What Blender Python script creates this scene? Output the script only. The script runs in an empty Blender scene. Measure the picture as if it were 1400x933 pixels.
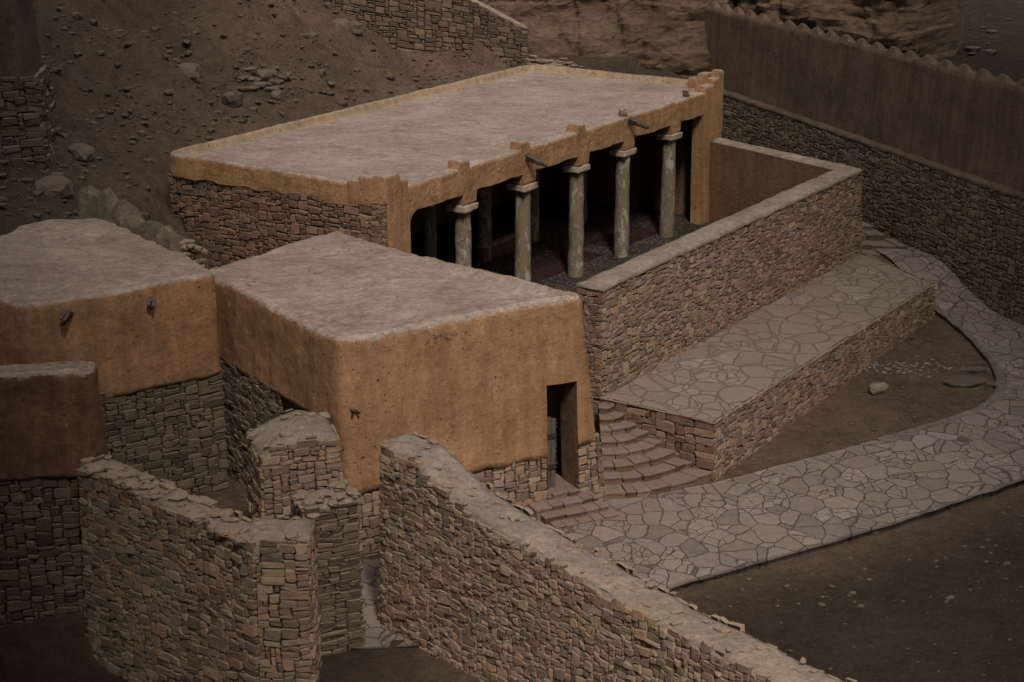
import bpy, bmesh, math, random
from mathutils import Vector, noise as mn
random.seed(7)
S = bpy.context.scene
COL = S.collection
R = math.radians

# ------------------------------------------------------------------ camera, light, exposure
cam = bpy.data.cameras.new('camera'); cam.sensor_width = 36; cam.lens = 61.7
cam.clip_end = 3000; cam.clip_start = .5
co = bpy.data.objects.new('camera', cam); COL.objects.link(co)
co.location = (0, 0, 15); co.rotation_euler = (R(90-17.918), 0, 0)
S.camera = co

SUN_EL, SUN_AZ = 51, 171          # azimuth clockwise from +Y: light from behind the camera, to its right
W = bpy.data.worlds.new('World'); S.world = W; W.use_nodes = True
nt = W.node_tree; nt.nodes.clear()
out = nt.nodes.new('ShaderNodeOutputWorld'); bg = nt.nodes.new('ShaderNodeBackground')
sky = nt.nodes.new('ShaderNodeTexSky'); sky.sky_type = 'NISHITA'; sky.sun_disc = False
sky.sun_elevation = R(SUN_EL); sky.sun_rotation = R(SUN_AZ); sky.dust_density = 4; sky.air_density = 1.2
hs = nt.nodes.new('ShaderNodeHueSaturation'); hs.inputs['Saturation'].default_value = .15
wm = nt.nodes.new('ShaderNodeMix'); wm.data_type = 'RGBA'; wm.blend_type = 'MULTIPLY'; wm.inputs[0].default_value = 1; wm.inputs[7].default_value = (1, .905, .84, 1)   # dusty desert overcast
nt.links.new(sky.outputs[0], hs.inputs['Color']); nt.links.new(hs.outputs[0], wm.inputs[6]); nt.links.new(wm.outputs[2], bg.inputs[0])
nt.links.new(bg.outputs[0], out.inputs[0]); bg.inputs[1].default_value = .05
sl = bpy.data.lights.new('sun', 'SUN'); sl.energy = 3.7; sl.angle = R(17); sl.color = (1, .91, .82)
so = bpy.data.objects.new('sun', sl); COL.objects.link(so)
az, el = R(SUN_AZ), R(SUN_EL)
to_sun = Vector((math.sin(az)*math.cos(el), math.cos(az)*math.cos(el), math.sin(el)))
so.rotation_euler = to_sun.to_track_quat('Z', 'Y').to_euler(); so.location = to_sun*80
vs = S.view_settings; vs.view_transform = 'Standard'; vs.look = 'None'; vs.gamma = 1; vs.use_curve_mapping = False
vs.exposure = .62

GAP_L, GAP_R = 3.2, 5.0            # half widths of the sun gap between unseen rock walls added for shade

# ------------------------------------------------------------------ helpers
def fn(x, y, z=0.): return mn.noise(Vector((x, y, z)))
def fr(x, y, z=0., o=4): return mn.fractal(Vector((x, y, z)), 1.0, 2.0, o)
def lerp(a, b, t): return a+(b-a)*t
def sstep(a, b, x):
    t = min(1, max(0, (x-a)/(b-a))); return t*t*(3-2*t)
def pl(pts, x):
    if x <= pts[0][0]: return pts[0][1]
    for (a, p), (b, q) in zip(pts, pts[1:]):
        if x <= b: return p+(q-p)*(x-a)/(b-a) if b > a else q
    return pts[-1][1]

def empty(name, label, cat, loc=(0, 0, 0), group=None):
    o = bpy.data.objects.new(name, None); COL.objects.link(o); o.location = loc
    o['label'] = label; o['category'] = cat; o['kind'] = 'thing'
    if group: o['group'] = group
    o.empty_display_size = .2
    return o
def tag(o, label, cat, group=None):
    o['label'] = label; o['category'] = cat; o['kind'] = 'thing'
    if group: o['group'] = group
    return o
def mesh(name, V, F, mats, parent=None, mi=None, tint=None, smooth=False, kind=None):
    me = bpy.data.meshes.new(name); me.from_pydata([tuple(v) for v in V], [], F)
    for m in (mats if isinstance(mats, list) else [mats]): me.materials.append(m)
    if mi: me.polygons.foreach_set('material_index', mi)
    if tint is not None:
        a = me.color_attributes.new('tint', 'FLOAT_COLOR', 'POINT')
        a.data.foreach_set('color', [c for t in tint for c in (t[0], t[1], t[2], 1)])
    if smooth: me.polygons.foreach_set('use_smooth', [True]*len(me.polygons))
    me.update()
    o = bpy.data.objects.new(name, me); COL.objects.link(o)
    if parent:
        o.parent = parent; o.location = -parent.location
    if kind: o['kind'] = kind
    return o

U = Vector((.55, .835, 0)); VV = Vector((.835, -.55, 0)); C0 = Vector((-3.0, 40.4, 0))
def M(t, w, z=0.): return C0 + U*t + VV*w + Vector((0, 0, z))

# ------------------------------------------------------------------ materials
class N:
    def __init__(s, name):
        s.m = bpy.data.materials.new(name); s.m.use_nodes = True; s.t = s.m.node_tree
        s.b = s.t.nodes['Principled BSDF']; s.b.inputs['Roughness'].default_value = .92
        s.b.inputs['Specular IOR Level'].default_value = .2
        s.geo = s.t.nodes.new('ShaderNodeNewGeometry'); s.pos = s.geo.outputs['Position']
    def n(s, k, **kw):
        x = s.t.nodes.new(k)
        for a, b in kw.items(): setattr(x, a, b)
        return x
    def put(s, sock, v):
        if hasattr(v, 'is_linked') or isinstance(v, bpy.types.NodeSocket): s.t.links.new(v, sock)
        elif sock.type == 'RGBA' and isinstance(v, tuple) and len(v) == 3: sock.default_value = (*v, 1)
        else: sock.default_value = v
    def scale(s, v, sc):
        x = s.n('ShaderNodeVectorMath', operation='MULTIPLY'); s.put(x.inputs[0], v); x.inputs[1].default_value = sc
        return x.outputs[0]
    def noise(s, sc, det=4, vec=None, rough=.55, dist=0):
        x = s.n('ShaderNodeTexNoise'); x.inputs['Scale'].default_value = sc; x.inputs['Detail'].default_value = det
        x.inputs['Roughness'].default_value = rough; x.inputs['Distortion'].default_value = dist
        s.put(x.inputs['Vector'], vec or s.pos); return x.outputs['Fac']
    def vor(s, sc, feat='F1', vec=None, o='Distance'):
        x = s.n('ShaderNodeTexVoronoi', feature=feat); x.inputs['Scale'].default_value = sc
        s.put(x.inputs['Vector'], vec or s.pos); return x.outputs[o]
    def rng(s, v, a, b, c=0., d=1.):
        x = s.n('ShaderNodeMapRange'); s.put(x.inputs[0], v)
        for i, q in enumerate((a, b, c, d)): s.put(x.inputs[i+1], q)
        return x.outputs[0]
    def math(s, op, a, b=0.):
        x = s.n('ShaderNodeMath', operation=op); s.put(x.inputs[0], a); s.put(x.inputs[1], b); return x.outputs[0]
    def mix(s, f, a, b, mode='MIX'):
        x = s.n('ShaderNodeMix', data_type='RGBA', blend_type=mode)
        s.put(x.inputs[0], f)
        for i, q in ((6, a), (7, b)):
            s.put(x.inputs[i], (*q, 1) if isinstance(q, tuple) and len(q) == 3 else q)
        return x.outputs[2]
    def mul(s, col, f):   # multiply colour by a scalar socket
        c = s.n('ShaderNodeCombineColor')
        for i in range(3): s.put(c.inputs[i], f)
        return s.mix(1., col, c.outputs[0], 'MULTIPLY')
    def up(s):
        x = s.n('ShaderNodeSeparateXYZ'); s.t.links.new(s.geo.outputs['True Normal'], x.inputs[0]); return x.outputs[2]
    def bump(s, h, st, dist=.02, prev=None):
        x = s.n('ShaderNodeBump'); x.inputs['Strength'].default_value = st; x.inputs['Distance'].default_value = dist
        s.put(x.inputs['Height'], h)
        if prev: s.put(x.inputs['Normal'], prev)
        return x.outputs[0]
    def done(s, col, nrm=None, rough=None):
        s.put(s.b.inputs['Base Color'], col)
        if nrm: s.put(s.b.inputs['Normal'], nrm)
        if rough is not None: s.b.inputs['Roughness'].default_value = rough
        return s.m

ROOF = (.40, .325, .25)
def roof_col(k, a=(.385, .30, .242), b=(.53, .435, .365)):
    big = k.rng(k.noise(.55, 6, rough=.65), .34, .66)
    c = k.mix(big, a, b)
    c = k.mul(c, k.rng(k.noise(2.4, 6, k.scale(k.pos, (1, 1.7, 1)), .75, .4), .34, .66, .76, 1.2))
    c = k.mul(c, k.rng(k.noise(9, 5, rough=.8), .32, .68, .70, 1.26))
    w = k.n('ShaderNodeVectorMath', operation='MULTIPLY_ADD'); nz = k.n('ShaderNodeTexNoise'); nz.inputs['Scale'].default_value = 2; k.put(nz.inputs['Vector'], k.pos)
    k.put(w.inputs[0], nz.outputs['Color']); w.inputs[1].default_value = (.9, .9, .3); k.put(w.inputs[2], k.pos)
    crack = k.rng(k.vor(.8, 'DISTANCE_TO_EDGE', w.outputs[0]), .0, .022)
    crack = k.math('MAXIMUM', crack, k.rng(k.noise(.7, 4), .50, .42))
    c = k.mul(c, k.rng(crack, 0, 1, .72, 1.))
    c = k.mix(k.rng(k.noise(1.1, 7, rough=.75), .60, .70, 0, .45), c, (.58, .50, .42))     # pale salt bloom
    peb = k.rng(k.vor(5.5), .06, .12, .62, 1.)
    return k.mul(c, peb)
def roof_bump(k):
    n1 = k.bump(k.noise(4, 7, rough=.75), .9, .07)
    return k.bump(k.noise(12, 5, rough=.75), .8, .03, n1)
k = N('roof_mud'); M_ROOF = k.done(roof_col(k), roof_bump(k))
k = N('cap_mud'); M_CAP = k.done(roof_col(k, (.30, .25, .19), (.44, .365, .29)), roof_bump(k))

def plaster(name, a, b, dust=True, grain=1.):
    k = N(name)
    c = k.mix(k.rng(k.noise(.8, 6, rough=.65), .32, .68), a, b)
    c = k.mul(c, k.rng(k.noise(1, 5, k.scale(k.pos, (3.5, 3.5, .40)), .65), .3, .72, .72, 1.18))
    c = k.mul(c, k.rng(k.noise(10, 5, rough=.8), .30, .70, .74, 1.22))
    # darker damp-looking repairs and paler dusty ones
    c = k.mix(k.rng(k.noise(1.7, 7, rough=.72), .55, .68, 0, .62), c, (a[0]*.60, a[1]*.58, a[2]*.60))
    sh = k.n('ShaderNodeVectorMath', operation='ADD'); k.put(sh.inputs[0], k.pos); sh.inputs[1].default_value = (13.7, 4.1, 8.8)
    c = k.mix(k.rng(k.noise(1.3, 7, sh.outputs[0], .72), .58, .72, 0, .40), c, (b[0]*1.02, b[1]*1.22, b[2]*1.55))
    # hairline cracks
    w = k.n('ShaderNodeVectorMath', operation='MULTIPLY_ADD'); nz = k.n('ShaderNodeTexNoise'); nz.inputs['Scale'].default_value = 2.5; k.put(nz.inputs['Vector'], k.pos)
    k.put(w.inputs[0], nz.outputs['Color']); w.inputs[1].default_value = (.6, .6, .5); k.put(w.inputs[2], k.pos)
    cr = k.rng(k.vor(1.6, 'DISTANCE_TO_EDGE', w.outputs[0]), .0, .016)
    cr = k.math('MAXIMUM', cr, k.rng(k.noise(.9, 4, sh.outputs[0]), .70, .74, 1., 0.))
    # pits where straw and pebbles have fallen out
    def pits(sc, r0, r1, m0, m1, msc):
        p = k.rng(k.vor(sc), r0, r1)
        return k.math('MAXIMUM', p, k.math('SUBTRACT', 1., k.rng(k.noise(msc, 3), m0, m1)))
    p1 = pits(3.1, .05, .10, .46, .54, 1.3); p2 = pits(6.5, .06, .13, .44, .56, 2.1)
    pf = k.math('MULTIPLY', p1, p2)
    c = k.mul(c, k.rng(pf, 0, 1, .42, 1.)); c = k.mul(c, k.rng(cr, 0, 1, .78, 1.))
    nn = k.bump(k.noise(2.4, 6, rough=.7), .8, .07)
    nn = k.bump(k.noise(9, 5, rough=.8), .75*grain, .03, nn)
    nn = k.bump(k.math('MULTIPLY', pf, cr), .9, .03, nn)
    if dust:
        d = k.rng(k.math('ADD', k.up(), k.rng(k.noise(5, 6, rough=.7), .3, .7, -.32, .32)), .38, .60)
        c = k.mix(d, c, roof_col(k))
    return k.done(c, nn)
M_PL = plaster('mud_plaster', (.385, .215, .113), (.465, .272, .152))
M_PL2 = plaster('mud_plaster_portico', (.43, .25, .13), (.51, .31, .165), grain=1.5)
M_PL3 = plaster('mud_plaster_brown_dim', (.19, .108, .065), (.245, .145, .09), grain=1.4)  # brown plaster, with the left wall's edge dimming put into the colour
M_PLD = plaster('mud_plaster_edge_dim', (.15, .105, .075), (.19, .135, .098), dust=False)  # edge dimming of the long right wall put into the colour
M_KERB = plaster('mud_kerb', (.40, .29, .195), (.48, .36, .255), dust=False)
M_PLB = plaster('mud_plaster_corner_dim', (.075, .052, .038), (.10, .07, .052), dust=False)  # corner dimming put into the tower's plaster colour
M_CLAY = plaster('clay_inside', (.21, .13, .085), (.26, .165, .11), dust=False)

def stone(name, dustc=(.36, .295, .225), bumpy=1.):
    k = N(name)
    at_ = k.n('ShaderNodeVertexColor', layer_name='tint'); c = at_.outputs[0]
    c = k.mul(c, k.rng(k.noise(6, 5, rough=.75), .28, .72, .80, 1.18))
    c = k.mul(c, k.rng(k.noise(18, 4, rough=.75), .3, .7, .86, 1.13))
    d = k.rng(k.math('ADD', k.up(), k.rng(k.noise(8, 4), .3, .7, -.2, .2)), .45, .85, 0, .75)
    c = k.mix(d, c, dustc)
    nn = k.bump(k.noise(13, 6, rough=.7), .8*bumpy, .04)
    nn = k.bump(k.noise(22, 4, rough=.75), .5, .02, nn)
    return k.done(c, nn)
M_ST = stone('rubble_stone')
M_LIME = stone('lime_stone', dustc=(.27, .235, .20))
M_GRAV = stone('scree_stone', dustc=(.165, .128, .098))
k = N('mortar'); M_MOR = k.done(k.mul(k.mix(k.noise(3), (.075, .053, .036), (.12, .087, .062)), k.rng(k.noise(40, 3), .3, .7, .7, 1.2)), k.bump(k.noise(30, 4), .8, .03))

def soil(name, a, b, light, lf=.5):
    k = N(name)
    c = k.mix(k.rng(k.noise(.35, 6, rough=.65), .33, .67), a, b)
    c = k.mul(c, k.rng(k.noise(2.4, 8, rough=.78), .28, .72, .60, 1.34))
    c = k.mul(c, k.rng(k.noise(9, 5, rough=.8), .28, .72, .62, 1.34))
    v = k.n('ShaderNodeTexVoronoi'); v.inputs['Scale'].default_value = 5.5; k.put(v.inputs['Vector'], k.pos)
    sep = k.n('ShaderNodeSeparateColor'); k.put(sep.inputs[0], v.outputs['Color'])
    pb = k.math('MULTIPLY', k.rng(v.outputs['Distance'], .15, .11), k.rng(sep.outputs[0], .8, .82))
    c = k.mix(k.math('MULTIPLY', pb, lf), c, light)
    nn = k.bump(k.noise(2.6, 8, rough=.72), 1., .16)
    nn = k.bump(k.noise(8, 6, rough=.8), 1., .07, nn)
    nn = k.bump(pb, .5, .03, nn)
    return c, nn, k
c, nn, k = soil('slope_soil', (.15, .115, .088), (.225, .172, .132), (.26, .21, .165), .22)
# edge dimming put into the soil colour (vertex colour weight)
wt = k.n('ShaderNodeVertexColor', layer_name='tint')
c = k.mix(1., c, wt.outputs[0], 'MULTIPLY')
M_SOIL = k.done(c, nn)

def flag(name, sc, a, b, joint, jw, blur=0., dustf=.25):
    k = N(name)
    ws = k.n('ShaderNodeTexNoise'); ws.inputs['Scale'].default_value = 2.3; k.put(ws.inputs['Vector'], k.pos)
    off = k.n('ShaderNodeVectorMath', operation='MULTIPLY_ADD'); k.put(off.inputs[0], ws.outputs['Color']); off.inputs[1].default_value = (.2, .2, 0); k.put(off.inputs[2], k.pos)
    flat = k.scale(off.outputs[0], (1, .82, 0))
    v = k.n('ShaderNodeTexVoronoi'); v.inputs['Scale'].default_value = sc; k.put(v.inputs['Vector'], flat)
    sep = k.n('ShaderNodeSeparateColor'); k.put(sep.inputs[0], v.outputs['Color'])
    e = k.vor(sc, 'DISTANCE_TO_EDGE', flat)
    e2 = k.math('MULTIPLY', k.vor(sc*1.75, 'DISTANCE_TO_EDGE', flat), 1.)
    e2 = k.math('ADD', e2, k.rng(sep.outputs[1], .66, .67, 1., 0.))
    e = k.math('MINIMUM', e, e2)
    v2 = k.n('ShaderNodeTexVoronoi'); v2.inputs['Scale'].default_value = sc*1.75; k.put(v2.inputs['Vector'], flat)
    sep2 = k.n('ShaderNodeSeparateColor'); k.put(sep2.inputs[0], v2.outputs['Color'])
    lift = k.math('ADD', sep.outputs[0], k.math('MULTIPLY', sep2.outputs[0], k.rng(sep.outputs[1], .66, .67)))
    e = k.math('ADD', e, k.rng(k.noise(14, 3), .3, .7, -.012, .012))
    c = k.mix(sep.outputs[0], a, b)
    c = k.mul(c, k.rng(sep.outputs[1], 0, 1, .85, 1.14))
    c = k.mix(k.rng(sep.outputs[2], .7, .9, 0, .3), c, (.33, .25, .20))
    c = k.mul(c, k.rng(k.noise(7, 6, rough=.7), .3, .7, .78, 1.18))
    c = k.mix(k.rng(k.noise(.9, 6, rough=.65), .42, .62, 0, dustf*2), c, tuple(x*1.0 for x in (.30, .245, .19)))
    j = k.rng(e, jw*.5, jw*1.6+blur)
    c = k.mix(k.math('MULTIPLY', k.math('SUBTRACT', 1., j), 1.-blur*3), c, joint)
    nn = k.bump(k.noise(9, 6, rough=.7), .45, .03)
    nn = k.bump(j, .9, .03, nn); nn = k.bump(k.math('MULTIPLY', lift, 1.), .35, .03, nn)
    # every flag lies a little askew
    return k.done(c, nn)
M_PATH = flag('flagstone', 1.95, (.225, .186, .164), (.325, .275, .25), (.135, .105, .085), .013, 0.006, .26)
M_TERR = flag('dusty_flagstone', 1.45, (.28, .23, .185), (.335, .28, .23), (.225, .18, .142), .010, .03, .42)

def wood(name, a, b):
    k = N(name); c = k.mix(k.rng(k.noise(1, 5, k.scale(k.pos, (18, 18, 2)), .6), .3, .7), a, b)
    return k.done(c, k.bump(k.noise(1, 5, k.scale(k.pos, (40, 40, 4))), .6, .01), .8)
M_WOOD = wood('weathered_wood', (.085, .065, .05), (.19, .155, .125))
M_WOODD = wood('dark_wood', (.035, .026, .02), (.075, .055, .042))
k = N('column_plaster')
c = k.mix(k.rng(k.noise(3, 5), .3, .7), (.22, .172, .112), (.29, .23, .152))
c = k.mul(c, k.rng(k.noise(22, 5, rough=.7), .3, .7, .8, 1.15))
fl = k.rng(k.noise(3.2, 8, k.scale(k.pos, (1, 1, .5)), .78, .5), .53, .57)
c = k.mix(fl, c, (.48, .43, .36))
c = k.mix(k.rng(k.noise(6, 5, rough=.7), .60, .66), c, (.13, .095, .07))
M_COLM = k.done(c, k.bump(fl, .5, .02, k.bump(k.noise(14, 6, rough=.7), .7, .03)))
k = N('capital_plaster')
c = k.mix(k.rng(k.noise(5, 6, rough=.7), .40, .6), (.52, .44, .35), (.38, .27, .19))
M_CAPI = k.done(c, k.bump(k.noise(16, 6, rough=.7), .8, .03))
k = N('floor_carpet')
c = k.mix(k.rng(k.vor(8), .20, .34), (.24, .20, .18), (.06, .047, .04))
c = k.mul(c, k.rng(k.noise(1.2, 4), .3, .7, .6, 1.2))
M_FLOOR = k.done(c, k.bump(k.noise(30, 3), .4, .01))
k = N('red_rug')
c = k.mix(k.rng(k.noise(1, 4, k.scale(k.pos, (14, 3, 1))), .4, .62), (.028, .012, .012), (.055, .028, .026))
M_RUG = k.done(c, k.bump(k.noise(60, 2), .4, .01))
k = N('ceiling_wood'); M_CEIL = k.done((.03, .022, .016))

def strata(name, a, b):
    k = N(name)
    w = k.n('ShaderNodeVectorMath', operation='MULTIPLY_ADD'); nz = k.n('ShaderNodeTexNoise'); nz.inputs['Scale'].default_value = .5; k.put(nz.inputs['Vector'], k.pos)
    k.put(w.inputs[0], nz.outputs['Color']); w.inputs[1].default_value = (0, 0, .5); k.put(w.inputs[2], k.pos)
    l = k.noise(1, 7, k.scale(w.outputs[0], (.9, .9, 4.)), .75)
    c = k.mix(k.rng(l, .34, .66), a, b)
    c = k.mul(c, k.rng(k.noise(4, 6, rough=.7), .3, .7, .7, 1.2))
    return k.done(c, k.bump(k.noise(5, 7, rough=.7), .8, .1, k.bump(l, 1., .2)))
M_ROCK = strata('layered_rock', (.12, .082, .055), (.25, .178, .12))

# ------------------------------------------------------------------ dry-stone masonry: every stone is modelled
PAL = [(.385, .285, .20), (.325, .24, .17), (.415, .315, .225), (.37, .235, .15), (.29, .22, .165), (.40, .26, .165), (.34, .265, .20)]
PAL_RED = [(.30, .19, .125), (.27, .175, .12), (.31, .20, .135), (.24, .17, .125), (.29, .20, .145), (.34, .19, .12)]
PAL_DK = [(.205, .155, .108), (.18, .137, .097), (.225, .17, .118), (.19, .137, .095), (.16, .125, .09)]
PAL_BK = [tuple(q*.55 for q in c_) for c_ in PAL_DK]  # darkened copy: corner dimming put into the stone colour
def quad(b0, b1, t0, t1):
    b0, b1, t0, t1 = map(Vector, (b0, b1, t0, t1))
    L = ((b1-b0).length+(t1-t0).length)/2; H = ((t0-b0).length+(t1-b1).length)/2
    n = (b1-b0).cross(t0-b0).normalized()
    def P(s, t):
        a, b = s/L, t/H
        return b0.lerp(b1, a).lerp(t0.lerp(t1, a), b)
    return P, n, L, H
def masonry(name, parent, q, cw=.075, ch=.05, pal=PAL, depth=.035, top=None, bot=None, seed=0, sizes=None, wavy=1., mats=None, hole=None, backing=True, gk=1.):
    P, n, L, H = q
    rnd = random.Random(seed+11)
    nx, ny = max(2, round(L/cw)), max(2, round(H/ch)); cx, cy = L/nx, H/ny
    sizes = sizes or [(3, 2, 7), (4, 2, 4), (2, 2, 6), (2, 3, 3), (3, 3, 4), (4, 3, 3), (2, 1, 3), (3, 1, 3), (5, 2, 1.5), (4, 1, 1.5), (5, 3, 1), (3, 4, 1)]
    wts = [s[2] for s in sizes]
    occ = [[False]*nx for _ in range(ny)]
    V, F, T, MI = [], [], [], []
    so_ = seed*3.17
    def warp(s, t):
        e = min(1, min(s, L-s)/.12, min(t, H-t)/.12); e = max(0, e)
        return (s+e*.045*fn(s*2.1, t*2.1, so_), t+e*wavy*(.05*fn(s*.9, t*1.1, so_+5)+.022*fn(s*4, t*4, so_+9)))
    for j in range(ny):
        for i in range(nx):
            if occ[j][i]: continue
            w, h, _ = rnd.choices(sizes, wts)[0]
            w = min(w, nx-i); h = min(h, ny-j)
            if nx-i-w == 1: w += 1
            for a in range(w):
                if occ[j][i+a]: w = a; break
            hh = 1
            while hh < h and all(not occ[j+hh][i+a] for a in range(w)): hh += 1
            h = hh
            for b in range(h):
                for a in range(w): occ[j+b][i+a] = True
            g = rnd.uniform(.005, .012)*min(1.25, ch/.05)*gk
            s0, s1, t0, t1 = i*cx+g, (i+w)*cx-g, j*cy+g*.8, (j+h)*cy-g*.8
            sc, tc = (s0+s1)/2, (t0+t1)/2
            if top and tc > top(sc): continue
            if bot and tc < bot(sc): continue
            if hole and hole(sc, tc): continue
            ww, hw = s1-s0, t1-t0
            ja, jb = min(.028, ww*.16), min(.020, hw*.22)
            k1 = rnd.uniform(.10, .28)
            pts = []
            cut = [rnd.uniform(.04, .22)*min(ww, hw) for _ in range(4)]
            pts = [(s0+cut[0], t0), (s1-cut[1], t0), (s1, t0+cut[1]), (s1, t1-cut[2]), (s1-cut[2], t1), (s0+cut[3], t1), (s0, t1-cut[3]), (s0, t0+cut[0])]
            pts = [(a+rnd.uniform(-ja, ja)*.7, b+rnd.uniform(-jb, jb)) for a, b in pts]
            dp = rnd.uniform(.0, depth)+(.02 if rnd.random() < .08 else 0)
            ta, tb = rnd.uniform(-.07, .07), rnd.uniform(-.09, .09)
            base = len(V)
            for (dd, ins) in ((-.07, 0.), (dp-.014, .0), (dp, .010+.035*min(ww, hw))):
                for a, b in pts:
                    ra, rb = a-sc, b-tc
                    rl = math.hypot(ra, rb) or 1; f = max(.3, 1-ins/rl)
                    a2, b2 = warp(sc+ra*f, tc+rb*f)
                    d2 = dd+(ta*ra+tb*rb if dd > -.06 else 0)+(rnd.uniform(-.004, .004) if dd > -.06 else 0)
                    V.append(P(a2, b2)+n*d2)
            for r_ in range(2):
                o = base+r_*8
                for q_ in range(8):
                    F.append((o+q_, o+(q_+1) % 8, o+8+(q_+1) % 8, o+8+q_))
            a2, b2 = warp(sc, tc); V.append(P(a2, b2)+n*(dp+rnd.uniform(-.002, .006)))
            for q_ in range(8): F.append((base+16+q_, base+16+(q_+1) % 8, base+24))
            cA, cB = rnd.choice(pal), rnd.choice(pal); br = rnd.uniform(.62, 1.30); m_ = rnd.random()
            col = tuple(lerp(cA[x], cB[x], m_)*br for x in range(3))
            T += [col]*25
    MI = [0]*len(F)
    if backing:
        nb = max(2, round(L/.3)); mb = max(2, round(H/.15)); base = len(V)
        for j in range(mb+1):
            for i in range(nb+1):
                V.append(P(L*i/nb, H*j/mb)-n*.045); T.append((.1, .1, .1))
        for j in range(mb):
            for i in range(nb):
                sc, tc = L*(i+.5)/nb, H*(j+.5)/mb
                if top and tc > top(sc)-.05: continue
                if bot and tc < bot(sc): continue
                if hole and hole(sc, tc): continue
                F.append((base+j*(nb+1)+i, base+j*(nb+1)+i+1, base+(j+1)*(nb+1)+i+1, base+(j+1)*(nb+1)+i)); MI.append(1)
    return mesh(name, V, F, mats or [M_ST, M_MOR], parent, MI, T)

def grid_strip(name, parent, m, left, right, n_across, zf, smooth=True, skirt=0., step=None):
    """a sheet lofted between two polylines of equal length"""
    V, F = [], []
    n = len(left)
    for i in range(n):
        for j in range(n_across+1):
            p = left[i].lerp(right[i], j/n_across); V.append(Vector((p.x, p.y, zf(p, i/(n-1), j/n_across))))
    for i in range(n-1):
        for j in range(n_across):
            a = i*(n_across+1)+j; F.append((a, a+1, a+n_across+2, a+n_across+1))
    if skirt:
        for side in (0, n_across):
            b = len(V)
            for i in range(n):
                p = V[i*(n_across+1)+side]; V.append(Vector((p.x, p.y, p.z-skirt)))
            for i in range(n-1):
                a = i*(n_across+1)+side; F.append((a, a+n_across+1, b+i+1, b+i) if side else (b+i, b+i+1, a+n_across+1, a))
    return mesh(name, V, F, m, parent, smooth=smooth)
def resample(pts, n):
    pts = [Vector((*p, 0)) if len(p) == 2 else Vector(p) for p in pts]
    d = [0]
    for a, b in zip(pts, pts[1:]): d.append(d[-1]+(b-a).length)
    out_ = []
    for i in range(n):
        x = d[-1]*i/(n-1)
        for k_ in range(len(pts)-1):
            if x <= d[k_+1]+1e-6:
                out_.append(pts[k_].lerp(pts[k_+1], (x-d[k_])/max(1e-6, d[k_+1]-d[k_]))); break
    return out_
def smooth_line(p, it=4):
    for _ in range(it):
        p = [p[0]]+[(p[i-1]+p[i]*2+p[i+1])/4 for i in range(1, len(p)-1)]+[p[-1]]
    return p

def rock_bm(rx, ry, rz, seed, V, F, T, loc, col, rot=0, sub=2, rough=.35):
    bm = bmesh.new(); bmesh.ops.create_icosphere(bm, subdivisions=sub, radius=1)
    b = len(V); ca, sa = math.cos(rot), math.sin(rot)
    for v in bm.verts:
        c_ = v.co.copy(); m_ = max(abs(c_.x), abs(c_.y), abs(c_.z)); c_ = c_.lerp(c_/m_*.85, .55)
        c_ *= 1+rough*mn.noise(c_*1.4+Vector((seed*3.1, seed, 0)))+.12*mn.noise(c_*4+Vector((seed, 0, 7)))
        x, y, z = c_.x*rx, c_.y*ry, c_.z*rz
        V.append(Vector((loc[0]+x*ca-y*sa, loc[1]+x*sa+y*ca, loc[2]+z))); T.append(col)
    for f in bm.faces: F.append(tuple(b+v.index for v in f.verts))
    bm.free()
def rock(name, loc, r, seed, label, cat='rock', col=(.24, .19, .145), rot=0, group=None, sub=2):
    V, F, T = [], [], []
    rock_bm(r[0], r[1], r[2], seed, V, F, T, loc, col, rot, sub)
    o = mesh(name, V, F, M_GRAV if max(col) < .26 else M_LIME, tint=T); return tag(o, label, cat, group)

def box(V, F, c, sx, sy, sz, rot=0, T=None, col=None, j=0.):
    """box centred at c with half sizes, rotated about z, chamfer-free but jittered"""
    b = len(V); ca, sa = math.cos(rot), math.sin(rot)
    for x, y, z in ((-1, -1, -1), (1, -1, -1), (1, 1, -1), (-1, 1, -1), (-1, -1, 1), (1, -1, 1), (1, 1, 1), (-1, 1, 1)):
        x, y, z = x*sx+random.uniform(-j, j), y*sy+random.uniform(-j, j), z*sz+random.uniform(-j, j)
        V.append(Vector((c[0]+x*ca-y*sa, c[1]+x*sa+y*ca, c[2]+z)))
        if T is not None: T.append(col)
    F += [tuple(b+i for i in f) for f in ((0, 3, 2, 1), (4, 5, 6, 7), (0, 1, 5, 4), (1, 2, 6, 5), (2, 3, 7, 6), (3, 0, 4, 7))]

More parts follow.
